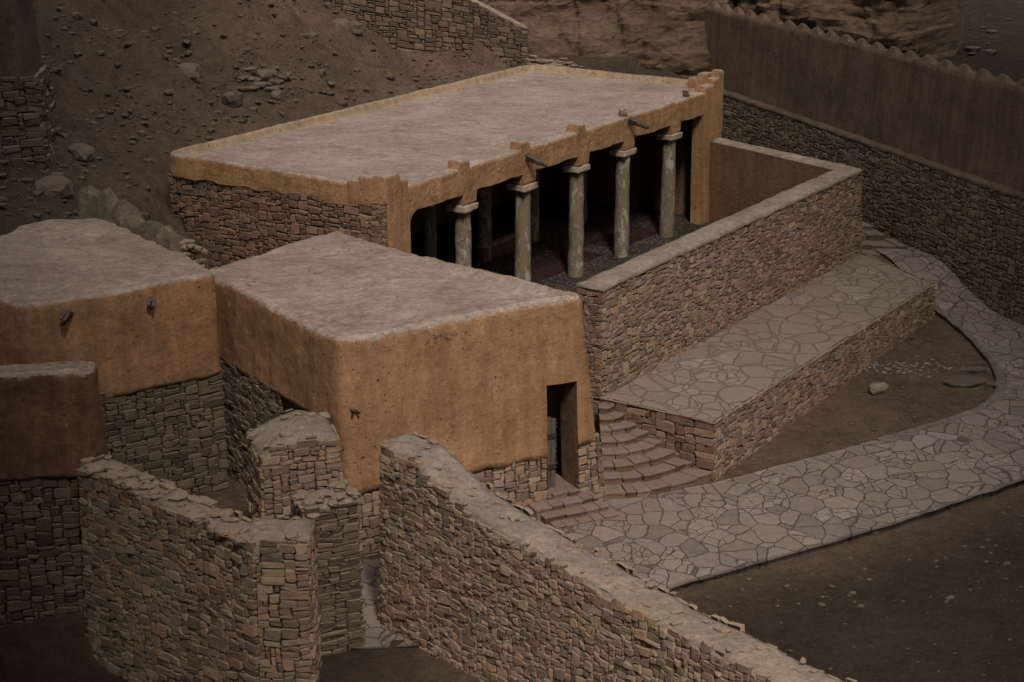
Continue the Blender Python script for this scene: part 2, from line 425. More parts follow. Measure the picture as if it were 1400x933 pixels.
def lumpy_box(name, parent, m, c, sx, sy, sz, ang=0, r=.05, amp=.02, cuts=5, seed=0, tint=None, taper=0.):
    """soft-edged, uneven box: half sizes sx, sy, sz about centre c, long axis turned by ang about z"""
    bm = bmesh.new(); bmesh.ops.create_cube(bm, size=2)
    for v in bm.verts:
        f = 1-taper*(v.co.z+1)/2
        v.co = Vector((v.co.x*sx*f, v.co.y*sy*f, v.co.z*sz))
    bmesh.ops.bevel(bm, geom=list(bm.edges), offset=r, segments=2, profile=.5, affect='EDGES')
    long_ = [e for e in bm.edges if e.calc_length() > 4*r]
    bmesh.ops.subdivide_edges(bm, edges=long_, cuts=cuts, use_grid_fill=True)
    ca, sa = math.cos(ang), math.sin(ang); V, F = [], []
    bm.verts.index_update()
    for v in bm.verts:
        p = v.co; x, y = p.x*ca-p.y*sa+c[0], p.x*sa+p.y*ca+c[1]; z = p.z+c[2]
        dn = v.normal; d = amp*(fn(x*2.5, y*2.5, z*2.5+seed)+.5*fn(x*7, y*7, z*7+seed))
        V.append(Vector((x+(dn.x*ca-dn.y*sa)*d, y+(dn.x*sa+dn.y*ca)*d, z+dn.z*d)))
    F = [tuple(v.index for v in f.verts) for f in bm.faces]; bm.free()
    return mesh(name, V, F, m, parent, smooth=True, tint=[tint]*len(V) if tint else None)

# soft-edged mud block: walls lofted from a base outline to a roof outline, rounding into the roof
def outline(poly, step, soft, breaks=None):
    pts, tagp = [], []
    n = len(poly)
    for i in range(n):
        a, b = Vector((*poly[i], 0)), Vector((*poly[(i+1) % n], 0)); L = (b-a).length
        fs = [j/max(3, round(L/step)) for j in range(max(3, round(L/step)))]
        if breaks and i in breaks:
            for x in breaks[i]:
                q = min(range(len(fs)), key=lambda z_: abs(fs[z_]-x)); fs[q] = x
        for f in fs: pts.append(a.lerp(b, f)); tagp.append((i, f))
    return pts, tagp
def ftop(e, f):        # the doorway of the mud house stays upright while the corner beside it leans
    return f-.077*sstep(0, .11, f)*sstep(.62, .26, f)
def mud_block(parent, base, topp, z0f, zb, z1, r=.22, m=M_PL, mroof=M_ROOF, seed=0, hole=None, step=.10, breaks=None, sag=.06, curb=0., flush=(), tilt=None, soft=9, nwall='wall', amp=.05):
    """base: outline at height zb, topp: outline at z1; plaster runs down to z0f(edge, f)"""
    pb, tg = outline(base, step, soft, breaks); pt, _ = [], None
    for (i, f) in tg:
        a, b = Vector((*topp[i], 0)), Vector((*topp[(i+1) % len(topp)], 0)); pt.append(a.lerp(b, ftop(i, f) if hole and i == hole[0] else f))
    n = len(pb)
    def lap(p, it):
        for _ in range(it): p = [(p[i-1]+p[i]*2+p[(i+1) % n])/4 for i in range(n)]
        return p
    fixed = {j for j, (i, f) in enumerate(tg) if breaks and i in breaks and any(abs(f-x) < 1e-6 for x in breaks[i])}
    pb2, pt2 = lap(pb, soft), lap(pt, soft)
    pb = [pb[i] if i in fixed else pb2[i] for i in range(n)]; pt = [pt[i] if i in fixed else pt2[i] for i in range(n)]
    cen = sum(pt, Vector())/n
    nor = []
    for i in range(n):
        d = pt[(i+1) % n]-pt[i-1]; nor.append(Vector((d.y, -d.x, 0)).normalized())
    orient = 1 if sum(nor[i].dot(pt[i]-cen) for i in range(n)) > 0 else -1
    nor = [q*orient for q in nor]
    NR = 26
    V, F = [], []
    def pos(i, z):
        f = (z-zb)/(z1-zb); return pb[i].lerp(pt[i], f)
    zc = [z1+sag*(fr(pt[i].x*.5, pt[i].y*.5, seed, 3)+.35*fn(pt[i].x*2.5, pt[i].y*2.5, seed)) for i in range(n)]
    tl = tilt or (lambda p: 0.)
    zc = [zc[i]+tl(pt[i])+.018*fn(pt[i].x*9, pt[i].y*9, seed+1) for i in range(n)]
    zs_hole = hole[3] if hole else None
    def edist(p):
        best = 9
        for q in range(len(topp)):
            if q in flush: continue
            a, b = Vector((*topp[q], 0)), Vector((*topp[(q+1) % len(topp)], 0)); ab = b-a
            f = max(0, min(1, (p-a).dot(ab)/ab.length_squared)); best = min(best, (a+ab*f-p).length)
        return best
    if curb: zc = [zc[i]-curb*sstep(.2, .5, edist(Vector((pt[i].x, pt[i].y, 0)))) for i in range(n)]
    for kx in range(-1, NR):
        for i in range(n):
            z0 = z0f(*tg[i])
            if not hole: z0 += .07*fn(pt[i].x*2.3, pt[i].y*2.3, seed+3)+.03*fn(pt[i].x*9, pt[i].y*9, seed)
            elif abs(tg[i][1]-.8) > .0: z0 += .07*fn(pt[i].x*2.3, pt[i].y*2.3, seed+3)
            zt = zc[i]-r
            f = max(kx, 0)/(NR-1); z = lerp(z0, zt, f)
            if hole and tg[i][0] == hole[0]:
                # keep a grid line on the lintel
                kz = round((NR-1)*(zs_hole-z0)/(zt-z0))
                z = lerp(z0, zs_hole, max(kx, 0)/kz) if kx <= kz else lerp(zs_hole, zt, (kx-kz)/(NR-1-kz))
            p = pos(i, z)
            d = amp*fr(p.x*.8, p.y*.8, z*.8+seed, 4)+.018*fn(p.x*5, p.y*5, z*5)+.008*fn(p.x*13, p.y*13, z*13)
            if kx == -1: d -= .12
            p = p+nor[i]*d
            V.append(Vector((p.x, p.y, z)))
    rows = NR+1
    for a in range(1, 6):
        th = a/5*math.pi/2
        for i in range(n):
            ins = r*(1-math.cos(th)); z = zc[i]-r+r*math.sin(th)
            p = pos(i, z)-nor[i]*ins
            d = amp*fr(p.x*.8, p.y*.8, z*.8+seed, 4)
            p = p+nor[i]*d*(1-a/5); V.append(Vector((p.x, p.y, z+.012*fn(p.x*6, p.y*6, seed))))
        rows += 1
    last = (rows-1)*n
    for a in range(rows-1):
        for i in range(n):
            j = (i+1) % n
            if hole and tg[i][0] == hole[0] and hole[1]-1e-6 <= tg[i][1] < hole[2]-1e-6 and a <= round((NR-1)*(zs_hole-z0f(*tg[i]))/(zc[i]-r-z0f(*tg[i]))): continue
            q = (a*n+i, a*n+j, (a+1)*n+j, (a+1)*n+i)
            F.append(q if orient > 0 else q[::-1])
    wall = mesh(nwall, V, F, m, parent, smooth=True)
    # roof sheet
    RV, RF = [], []; ring = [V[last+i] for i in range(n)]
    K = 40
    for a in range(K+1):
        f = (a/K)**1.9
        for i in range(n):
            p = ring[i].lerp(Vector((cen.x, cen.y, z1-curb)), f)
            e = edist(Vector((p.x, p.y, 0)))
            zz = lerp(ring[i].z, z1+tl(p), sstep(0, .25, f))+(.05*fr(p.x*.7, p.y*.7, seed+2, 4)+.014*fn(p.x*5, p.y*5))*sstep(0, .05, f)
            if curb:
                top_ = z1+.03*fn(p.x*1.5, p.y*1.5, seed)
                zz = lerp(top_, z1-curb, sstep(.17, .27, e))+.03*fr(p.x*.7, p.y*.7, seed+2, 4)*sstep(0, .02, f)
            if a == 0: zz = ring[i].z+.003
            RV.append(Vector((p.x, p.y, zz)))
    for a in range(K):
        for i in range(n):
            j = (i+1) % n; q = (a*n+i, a*n+j, (a+1)*n+j, (a+1)*n+i); RF.append(q if orient > 0 else q[::-1])
    mi_ = [1 if curb and .0 <= edist(sum((Vector((RV[q].x, RV[q].y, 0)) for q in f), Vector())/4) < .27 else 0 for f in RF]
    roof = mesh('roof', RV, RF, [mroof, M_KERB], parent, mi_, smooth=True)
    return wall, roof

# ------------------------------------------------------------------ ground
BW0, BW1 = Vector((6.07, 67.1, 0)), Vector((17.6, 36.9, 0))           # foot of the long battlemented wall
BWd = (BW1-BW0).normalized(); BWn = Vector((BWd.y, -BWd.x, 0))         # BWn points to the courtyard side
if BWn.x > 0: BWn = -BWn
def rise(x, y):
    s = (x-4.4)*.55+(y-35.8)*.835
    z = .034*max(0, min(s, 14))
    e = (x-9)*.5
    return z+sstep(46.9, 50.4, y)*.85*sstep(8.5, 11, x)
def ground(x, y):
    p = Vector((x, y, 0))-C0; t = p.dot(U); w = p.dot(VV); d = -w
    g = rise(x, y)
    side = (Vector((x, y, 0))-BW0).dot(BWn)
    if side < -.6: g = lerp(g, 3.2+.05*(-side)+max(0, (y-62))*.10+max(0, -side-14)*.9*sstep(62, 52, y), sstep(.6, 1.0, -side))  # outer rise past the long wall is unseen, added for shade
    elif t > 17.6 and d > 3: g = lerp(2., 4.6, sstep(3, 6, d))
    if d > 7.0 and t < 17.5:
        h = 5.05+.60*(d-7.2)*lerp(1, .40, sstep(11, 17, t))
        h += (.7*fr(x*.22, y*.22, 3, 3)+.42*fr(x*.8, y*.8, 5, 5)+.20*abs(fr(x*1.9, y*1.9, 8, 3))+.25*max(0, fr(x*.6, y*.6, 21, 4))*sstep(5, -4, t)-.5*max(0, 1-abs(fn(x*.22+y*.1, y*.22, 12))*6))*sstep(7.4, 10, d)
        g = max(g, h)
    elif d > 7.0:
        h = 5.0+.62*max(0, d-7.2-(t-17.5)*.9); g = max(g, h) if side > -.6 else g
    if t < -.1 and d <= 7.2:
        g = max(g, 5.05+1.15*(d-7.2))
    if t < -1.5 and d > 3:
        g = max(g, 5.05+.60*(d-7.2)+.35*fr(x*.5, y*.5, 4, 4))
    g -= .95*sstep(.60, .15, y-(29.7-.806*(x+7.9)))*sstep(30.0, 29.3, y)*sstep(-.6, -2.2, x)*sstep(-11, -9, x)
    shade_bank = max(12*(1-y/21), min(14, max(0, -12.2-x)*1.3)*sstep(31.5, 29.5, y), min(14, max(0, x-13.5)*1.1)*sstep(35, 31, y))  # out-of-view banks raised around the frame to shade its edges
    if shade_bank > 0: g = max(g, shade_bank)
    inside = 0 < t < 17.4 and 0 < d < 7.0
    if not inside: g += .05*fr(x*.9, y*.9, 1, 4)+.02*fn(x*4, y*4, 2)*(1 if d < 7.2 else 2.5)
    else: g = 0
    return g
def axis(lo, hi, step, far):
    a = []; x = lo
    while x <= hi+1e-6: a.append(x); x += step
    s, l, h = step, [], []
    x = lo
    while x > -far: s *= 1.5; x -= s; l.append(x)
    s, x = step, hi
    while x < far: s *= 1.5; x += s; h.append(x)
    return l[::-1]+a+h
XS, YS = axis(-30, 32, .24, 900), axis(14, 100, .24, 900)
V, F, T = [], [], []
for y in YS:
    for x in XS:
        z = ground(x, y) if (-34 < x < 36 and 6 < y < 110) else ground(max(-34, min(36, x)), max(6, min(110, y)))
        V.append(Vector((x, y, z)))
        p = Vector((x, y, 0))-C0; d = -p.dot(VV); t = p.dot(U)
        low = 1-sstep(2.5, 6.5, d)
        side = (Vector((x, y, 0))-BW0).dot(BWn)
        b = lerp(lerp(.56, 1.0, sstep(-13, -1, x+.8*fr(x*.3, y*.3, 2, 3)*3)), 1.02, low)  # lit right slope and dim left slope put into the colour
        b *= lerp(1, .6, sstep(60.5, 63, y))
        if side < 0: b = .28  # dim upper-right corner put into the soil colour
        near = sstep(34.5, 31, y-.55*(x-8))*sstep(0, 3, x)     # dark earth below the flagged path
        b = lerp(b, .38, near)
        b = lerp(b, .45, sstep(31, 29, y)*sstep(0, -3, x))  # lower-left edge dimming, also put into the soil
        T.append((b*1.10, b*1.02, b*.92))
nx = len(XS)
for j in range(len(YS)-1):
    for i in range(nx-1): F.append((j*nx+i, j*nx+i+1, (j+1)*nx+i+1, (j+1)*nx+i))
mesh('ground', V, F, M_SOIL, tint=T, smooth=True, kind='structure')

# flagged path, from the courtyard at the left, past the steps, curving up to the long wall
inner = smooth_line(resample([(-4.2, 32.6), (-3.2, 32.0), (-.6, 33.5), (2.1, 35.2), (4.4, 35.9), (6.66, 37.2), (9.51, 38.81), (11.37, 40.04), (12.1, 41.2), (12.4, 42.8), (12.3, 45.4), (11.95, 47.3), (11.6, 48.6), (10.9, 50.9)], 90), 3)
outer = smooth_line(resample([(-4.6, 28.6), (-2.4, 28.2), (.6, 29.1), (2.0, 29.9), (3.47, 30.88), (5.89, 32.31), (8.46, 33.95), (11.24, 35.7), (14.6, 38.6), (15.9, 41.0), (15.2, 43.2), (14.4, 45.6), (13.2, 48.4), (11.7, 51.9)], 90), 3)
jit = lambda L, s: [p+Vector((.05*fn(p.x*2.2, p.y*2.2, s), .05*fn(p.x*2.2, p.y*2.2, s+4), 0)) for p in L]
inner, outer = jit(inner, 1), jit(outer, 2)
pth = grid_strip('path', None, M_PATH, inner, outer, 24, lambda p, a, b: rise(p.x, p.y)+lerp(.03, .105, sstep(.05, .2, a))+.018*fr(p.x*1.1, p.y*1.1, 8, 3)-.035*(1-sstep(0, .06, b)), skirt=.2)
pth['kind'] = 'structure'

def edging(i0, i1, line, other, wd, seed):
    A = line[i0:i1]; B = [p+(q-p).normalized()*(wd*(1+.5*fn(p.x*1.5, p.y*1.5, seed))) for p, q in zip(A, other[i0:i1])]
    o = grid_strip('kerb', None, M_EDGE, resample(A, 160), resample(B, 160), 4, lambda p, a, b: rise(p.x, p.y)+.118+.018*fr(p.x*1.1, p.y*1.1, 8, 3)+.012*fn(p.x*5, p.y*5, seed)-.02*b, skirt=.14); o['kind'] = 'structure'
k = N('edge_mortar'); M_EDGE = k.done(roof_col(k, (.20, .168, .14), (.285, .245, .212)), roof_bump(k))
edging(36, 72, outer, inner, .24, 3); edging(44, 84, inner, outer, .22, 6)

# ------------------------------------------------------------------ portico hall (the long building with columns)
hall = empty('portico_hall', 'long mud-roofed hall with an open front of round columns and a stepped parapet', 'building', M(8.5, -3.5, 1.4))
TC = [3.52, 6.32, 9.07, 11.66, 14.48]
ZR = 5.55
# stone flank and the plaster band above it
masonry('stone_facing', hall, quad(M(.30, -7.35, 1.2), M(.02, -.10, 1.2), M(.18, -7.2, 5.16), M(.02, -.35, 5.30)), cw=.10, ch=.072, pal=PAL_RED, seed=2, gk=1.8, depth=.022)
masonry('stone_facing', hall, quad(M(-.02, -.4, 3.6), M(-.02, .03, 3.6), M(-.02, -.4, 5.35), M(-.02, .03, 5.35)), cw=.07, ch=.06, pal=PAL_RED, seed=3, top=lambda s: 1.9)
# roof slab with a low kerb on three sides: one soft mud block
b_ = [tuple(M(t, w)[:2]) for t, w in ((.04, -.42), (17.55, -.42), (17.55, -7.25), (.12, -7.25))]
def z0roof(i, f): return 5.14 if i == 3 else 4.95
mud_block(hall, b_, b_, z0roof, 4.9, 5.74, r=.12, m=M_PL2, seed=21, curb=.20, flush=(0,), nwall='roof_kerb', sag=.03, step=.16)
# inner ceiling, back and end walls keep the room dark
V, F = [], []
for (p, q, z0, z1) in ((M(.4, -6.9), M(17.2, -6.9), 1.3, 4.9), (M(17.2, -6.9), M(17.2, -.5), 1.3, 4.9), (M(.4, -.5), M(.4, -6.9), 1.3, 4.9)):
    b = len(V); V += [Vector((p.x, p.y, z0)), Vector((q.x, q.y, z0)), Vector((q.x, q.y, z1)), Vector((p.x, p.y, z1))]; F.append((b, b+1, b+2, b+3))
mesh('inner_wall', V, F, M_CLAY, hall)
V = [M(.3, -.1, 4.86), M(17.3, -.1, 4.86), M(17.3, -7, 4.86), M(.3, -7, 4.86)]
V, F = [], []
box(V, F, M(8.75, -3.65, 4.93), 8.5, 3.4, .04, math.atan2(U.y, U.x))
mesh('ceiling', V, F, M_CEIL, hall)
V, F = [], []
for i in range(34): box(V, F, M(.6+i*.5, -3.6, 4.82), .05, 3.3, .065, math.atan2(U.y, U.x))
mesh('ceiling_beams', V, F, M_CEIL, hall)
# outer end and back walls
V, F = [], []
for (p, q) in ((M(17.55, -.3), M(17.55, -7.3)), (M(17.5, -7.25), M(.3, -7.25))):
    b = len(V); V += [Vector((p.x, p.y, 1)), Vector((q.x, q.y, 1)), Vector((q.x, q.y, 4.99)), Vector((p.x, p.y, 4.99))]; F.append((b, b+1, b+2, b+3))
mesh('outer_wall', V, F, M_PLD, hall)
# facade: beam with arched underside, end piers and stepped parapet as one swept mud wall
def zbot(t):
    if t < .98: return 1.3
    if t > 16.25: return 1.3
    best = min(TC, key=lambda c_: abs(c_-t)); d = t-best
    if abs(d) < .30: return 4.64
    v = 4.92+.025*math.sin(t*2.3)+.018*fn(t*5, 1)-.05*sstep(.9, .30, -d)*(d < 0)
    if t < 1.4: v = min(v, 4.62+.31*math.sqrt(max(0, 1-((1.4-t)/.42)**2)))
    return v
def ztop(t):
    z = 5.60+.035*fn(t*1.3, 4)+.018*fn(t*6, 2)
    if t < .62: z = 5.98+.02*fn(t*9, 8)
    elif t < .92: z = 5.80
    elif t > 17.35: z = 6.14
    elif t > 16.9: z = 5.94
    elif t > 16.35: z = 5.78
    else:
        for c_ in (3.28, 6.12, 8.95):
            if abs(t-c_) < .24: z = 5.80+.02*fn(t*9, 1)
        if -.9 < t-3.28 < -.26: z += 0
    return z
def facade():
    ts = []
    t = 0.
    crit = [.98, 16.25, .62, .92, 16.35, 16.9, 17.35]+[c_+s for c_ in TC for s in (-.3, .3)]+[c_+s for c_ in (3.28, 6.12, 8.95) for s in (-.26, .26)]
    while t < 17.62:
        ts.append(t); t += .07
    for x in crit: ts += [x-.012, x+.012]
    ts = sorted(ts); Wd = .36
    V, F = [], []; NZ = 14
    prof = []
    for t in ts:
        z0, z1 = zbot(t), ztop(t)
        ring = []
        r = .07
        # front up, over the top, back down, under
        for k_ in range(NZ+1):
            ring.append((.0, lerp(z0+.03, z1-r, k_/NZ)))
        ring += [(-r*.3, z1-r*.3), (-r, z1), (-Wd+r, z1), (-Wd+r*.3, z1-r*.3)]
        for k_ in range(5): ring.append((-Wd, lerp(z1-r, z0+.03, k_/4)))
        ring += [(-Wd+.04, z0), (-.04, z0)]
        base = len(V)
        for (w, z) in ring:
            bat = .10*max(0, (3.2-z))/3 if (t < .98 or t > 16.25) else 0
            d = .030*fr(t*.9, z*.9, 6, 4)+.010*fn(t*6, z*6, 2)
            p = M(t+.02*fn(z*3, t, 9), w+(d+bat if w > -.2 else -d), z); V.append(p)
        prof.append((base, len(ring)))
    for (a, n), (b, _) in zip(prof, prof[1:]):
        for i in range(n):
            j = (i+1) % n; F.append((a+i, b+i, b+j, a+j))
    for a, n in (prof[0], prof[-1]):
        F.append(tuple(a+i for i in range(n)) if a == 0 else tuple(a+i for i in range(n))[::-1])
    return mesh('facade', V, F, M_PL2, hall, smooth=False)
fac = facade()
# corner return of the parapet on the flank
def prism(poly, w0, w1, fr_):
    V, F = [], []; n = len(poly)
    for w in (w0, w1): V += [fr_(a, b, w) for a, b in poly]
    F = [tuple(range(n))[::-1], tuple(range(n, 2*n))]+[(i, (i+1) % n, n+(i+1) % n, n+i) for i in range(n)]
    return V, F
for nm, t_, ws, zz in (('parapet_step', .22, ((-.76, -.34), (-1.12, -.70)), (5.92, 5.78)), ('parapet_step', 17.4, ((-.74, -.46), (-1.05, -.74)), (6.02, 5.86))):
    for (wa, wb), z in zip(ws, zz):
        lumpy_box(nm, hall, M_PL2, M(t_, (wa+wb)/2, 5.2+(z-5.2)/2), (wb-wa)/2+.02, .22, (z-5.2)/2, math.atan2(VV.y, VV.x), .04, .02, 3, seed=z)
# columns
def column_parts(t, w, zt, seed):
    V, F = [], []; n = 20; p0 = M(t, w); zs = [1.40+i*(zt-1.40)/16 for i in range(17)]
    for i, z in enumerate(zs):
        f = i/16; r = .228-.028*f+.018*fn(seed, z*2)
        for k_ in range(n):
            a = k_/n*math.tau; rr = r+.014*fn(math.cos(a)*1.5+seed*3, math.sin(a)*1.5, z*2.5)
            V.append(Vector((p0.x+.02*fn(seed, z)+rr*math.cos(a), p0.y+rr*math.sin(a), z)))
    for i in range(16):
        for k_ in range(n): F.append((i*n+k_, i*n+(k_+1) % n, (i+1)*n+(k_+1) % n, (i+1)*n+k_))
    F.append(tuple(16*n+k_ for k_ in range(n)))
    sh = mesh('column', V, F, M_COLM, hall, smooth=True)
    cp = lumpy_box('capital', None, M_CAPI, M(t, w-.0, zt+.10), (.33, .34, .35)[seed % 3], .28, .09, math.atan2(U.y, U.x), .03, .045, 5, seed=seed*2.3)
    cp.parent = sh; cp.location = -hall.location; cp.matrix_parent_inverse.identity(); cp.location = (0, 0, 0)
    return sh
for i, t in enumerate(TC): column_parts(t, -.22, 4.44, i+1)
for i, t in enumerate(TC): column_parts(t, -3.35, 4.62, i+11)
# floor, low clay bench and rugs
V = [M(.3, -7, 1.41), M(17.3, -7, 1.41), M(17.3, 5.2, 1.41), M(.3, 5.2, 1.41)]
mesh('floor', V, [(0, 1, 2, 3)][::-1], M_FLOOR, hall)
lumpy_box('clay_bench', hall, M_PL3, M(10.1, -3.3, 1.63), 1.35, .16, .24, math.atan2(U.y, U.x), .06, .02, 5, seed=4)
def rug(c, sx, sy, label):
    V, F = [], []; n = 14; a = math.atan2(U.y, U.x)
    for j in range(n+1):
        for i in range(n+1):
            q = M(c[0]+(i/n-.5)*sx, c[1]+(j/n-.5)*sy); V.append(Vector((q.x, q.y, 1.425+.006*fn(q.x*3, q.y*3)))) 
    for j in range(n):
        for i in range(n): F.append((j*(n+1)+i, (j+1)*(n+1)+i, (j+1)*(n+1)+i+1, j*(n+1)+i+1))
    tag(mesh('rug', V, F, M_RUG, smooth=True), label, 'rug')
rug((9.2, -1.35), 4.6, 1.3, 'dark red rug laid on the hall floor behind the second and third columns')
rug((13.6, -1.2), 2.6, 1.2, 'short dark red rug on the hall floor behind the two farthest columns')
# wooden spouts through the parapet
def spout(t, z, seed, par, P0=None, d=None, L=.62):
    p = P0 or M(t, 0, z); d = (d or (VV+U*.12)).normalized()
    V, F = [], []; n = 8
    ax = Vector((d.x, d.y, -.22)).normalized(); sx = ax.cross(Vector((0, 0, 1))).normalized(); sz = sx.cross(ax)
    for i in range(7):
        f = i/6; c = p-d*.25+ax*(L+.25)*f; r = .062-.02*f
        for k_ in range(n):
            a = k_/n*math.tau; V.append(c+sx*math.cos(a)*r*(1+.2*fn(k_, f*4, seed))+sz*math.sin(a)*r*(1+.2*fn(k_, f*4, seed+2)))
    for i in range(6):
        for k_ in range(n): F.append((i*n+k_, i*n+(k_+1) % n, (i+1)*n+(k_+1) % n, (i+1)*n+k_))
    F += [tuple(range(n))[::-1], tuple(6*n+k_ for k_ in range(n))]
    o = mesh('water_spout', V, F, M_WOODD, par, smooth=True)
    V, F = [], []
    for q in range(2):
        c0 = p+sx*(.05 if q else -.06)+Vector((0, 0, .10-.02*q)); c1 = c0+ax*(.34-.08*q)+Vector((0, 0, -.05))
        e = (c1-c0); ss = e.cross(Vector((0, 0, 1))).normalized()*.03; up = Vector((0, 0, .012)); b = len(V)
        for cc in (c0, c1): V += [cc-ss-up, cc+ss-up, cc+ss+up, cc-ss+up]
        F += [(b, b+1, b+5, b+4), (b+1, b+2, b+6, b+5), (b+2, b+3, b+7, b+6), (b+3, b, b+4, b+7), (b+4, b+5, b+6, b+7), (b+3, b+2, b+1, b)]
    mesh('spout_board', V, F, M_WOOD, par)
spout(6.15, 5.38, 1, hall); spout(11.6, 5.50, 2, hall)
for t, z in ((11.55, 5.74), (15.4, 5.72)):
    lumpy_box('parapet_knob', hall, M_PL3, M(t, -.2, z-.02), .11, .09, .12, .4, .05, .07, 4, seed=t, taper=.35)

# ------------------------------------------------------------------ walled forecourt of the hall
yard = empty('courtyard_wall', 'long dry-stone wall with a mud-capped top enclosing the forecourt of the columned hall', 'wall', M(8, 5.3, 1.3))
ZY = 4.0
masonry('stone_facing', yard, quad(M(.62, 5.66, .9), M(15.95, 5.62, 1.1), M(.72, 5.56, ZY), M(15.62, 5.56, ZY)), cw=.082, ch=.06, seed=5, pal=PAL, gk=1.8, depth=.02)
masonry('stone_facing', yard, quad(M(.60, 4.85, .5), M(.62, 5.66, .5), M(.70, 4.9, ZY), M(.72, 5.56, ZY)), cw=.07, ch=.05, seed=6, pal=PAL_RED)
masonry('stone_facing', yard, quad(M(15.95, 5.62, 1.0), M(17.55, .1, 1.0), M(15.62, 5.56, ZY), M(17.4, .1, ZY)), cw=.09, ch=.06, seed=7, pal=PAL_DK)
V, F = [], []
pts = [(.72, 4.93), (15.02, 4.93), (15.72, -.1), (16.22, -.1), (15.6, 5.5), (.72, 5.5)]
n = len(pts)
# clay-rendered inner faces
def panel(name, parent, m, a, b, z0, z1, off=0., seed=0, nv=14):
    a, b = Vector(a), Vector(b); L = (b-a).length; nu = max(3, round(L/.2)); V, F = [], []
    nn_ = Vector((b.y-a.y, -(b.x-a.x), 0)).normalized()
    for j in range(nv+1):
        for i in range(nu+1):
            p = a.lerp(b, i/nu); z = lerp(z0, z1, j/nv); d = .03*fr(p.x*.8+p.y*.3, z*.8, seed, 4)
            V.append(Vector((p.x, p.y, z))+nn_*(d+off))
    for j in range(nv):
        for i in range(nu): q = j*(nu+1)+i; F.append((q, q+1, q+nu+2, q+nu+1))
    return mesh(name, V, F, m, parent, smooth=True)
panel('inner_face', yard, M_PL3, M(15.02, 4.95)[:2]+(0,), M(.72, 4.95)[:2]+(0,), 1.3, ZY, seed=2) if False else None
panel('inner_face', yard, M_CLAY, Vector(M(16.86, -.2)), Vector(M(15.02, 4.95)), 1.35, ZY+.0, seed=3)
panel('inner_face', yard, M_CLAY, Vector(M(15.02, 4.93)), Vector(M(.72, 4.93)), 1.35, ZY, seed=5)
def capping(name, parent, m, L1, L2, zf, rise_=.07, seed=0, over=.03, na=8, amp=.03, drop=.07):
    """uneven mud capping along a wall, between its two top edges"""
    V, F = [], []; n = len(L1)
    for i in range(n):
        a, b = L1[i], L2[i]; d = (b-a).normalized()
        for j in range(na+3):
            if j == 0: p, z = a-d*over*.6, -drop
            elif j == na+2: p, z = b+d*over*.6, -drop
            else:
                f = (j-1)/na; p = (a-d*over).lerp(b+d*over, f); z = rise_*(1-abs(2*f-1)**3)
            zz = zf(p, i/(n-1))+z+amp*fr(p.x*1.4, p.y*1.4, seed, 4)+amp*.5*fn(p.x*6, p.y*6, seed)
            s_ = .03*fn(p.x*3.1, p.y*3.1, seed+5) if j in (0, 1, na+1, na+2) else 0
            V.append(Vector((p.x+d.x*s_, p.y+d.y*s_, zz)))
    w = na+3
    for i in range(n-1):
        for j in range(w-1): q = i*w+j; F.append((q, q+1, q+w+1, q+w))
    F.append(tuple(range(w))[::-1]); F.append(tuple((n-1)*w+j for j in range(w)))
    o = mesh(name, V, F, m, parent, smooth=True)
    bm = bmesh.new(); bm.from_mesh(o.data); bmesh.ops.recalc_face_normals(bm, faces=bm.faces); bm.to_mesh(o.data); bm.free()
    return o
L1 = resample([M(.66, 4.92), M(15.15, 4.92)], 110); L2 = resample([M(.66, 5.58), M(15.62, 5.58)], 110)
capping('capping', yard, M_CAP, L1, L2, lambda p, a: ZY-.01, seed=3)
L1 = resample([M(15.02, 5.1), M(16.86, .02)], 46); L2 = resample([M(15.66, 5.5), M(17.42, .02)], 46)
capping('capping', yard, M_CAP, L1, L2, lambda p, a: ZY-.02, seed=4)

# ------------------------------------------------------------------ paved terrace in front of it
ter = empty('stone_terrace', 'raised flagstone terrace with dry-stone sides along the foot of the long courtyard wall', 'terrace', M(7.5, 7.1, 0))
ZT = 1.40
masonry('stone_facing', ter, quad(M(.58, 8.62, -.25), M(13.95, 8.72, .15), M(.60, 8.52, ZT+.02), M(13.9, 8.6, ZT+.02)), cw=.08, ch=.058, seed=8, pal=PAL, gk=1.8, depth=.02)
masonry('stone_facing', ter, quad(M(.58, 5.6, -.2), M(.58, 8.62, -.2), M(.62, 5.6, ZT+.02), M(.60, 8.52, ZT+.02)), cw=.125, ch=.082, seed=9, pal=PAL_RED)
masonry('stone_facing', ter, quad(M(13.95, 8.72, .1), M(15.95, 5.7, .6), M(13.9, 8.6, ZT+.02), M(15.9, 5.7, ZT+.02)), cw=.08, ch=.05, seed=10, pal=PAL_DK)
grid_strip('paving', ter, M_TERR, resample([M(.58, 5.45), M(15.95, 5.45)], 60), resample([M(.56, 8.55), M(13.93, 8.62)], 60), 14, lambda p, a, b: ZT+.012*fr(p.x*1.2, p.y*1.2, 4, 3)-.02*sstep(.93, 1, b))
V, F = [], []
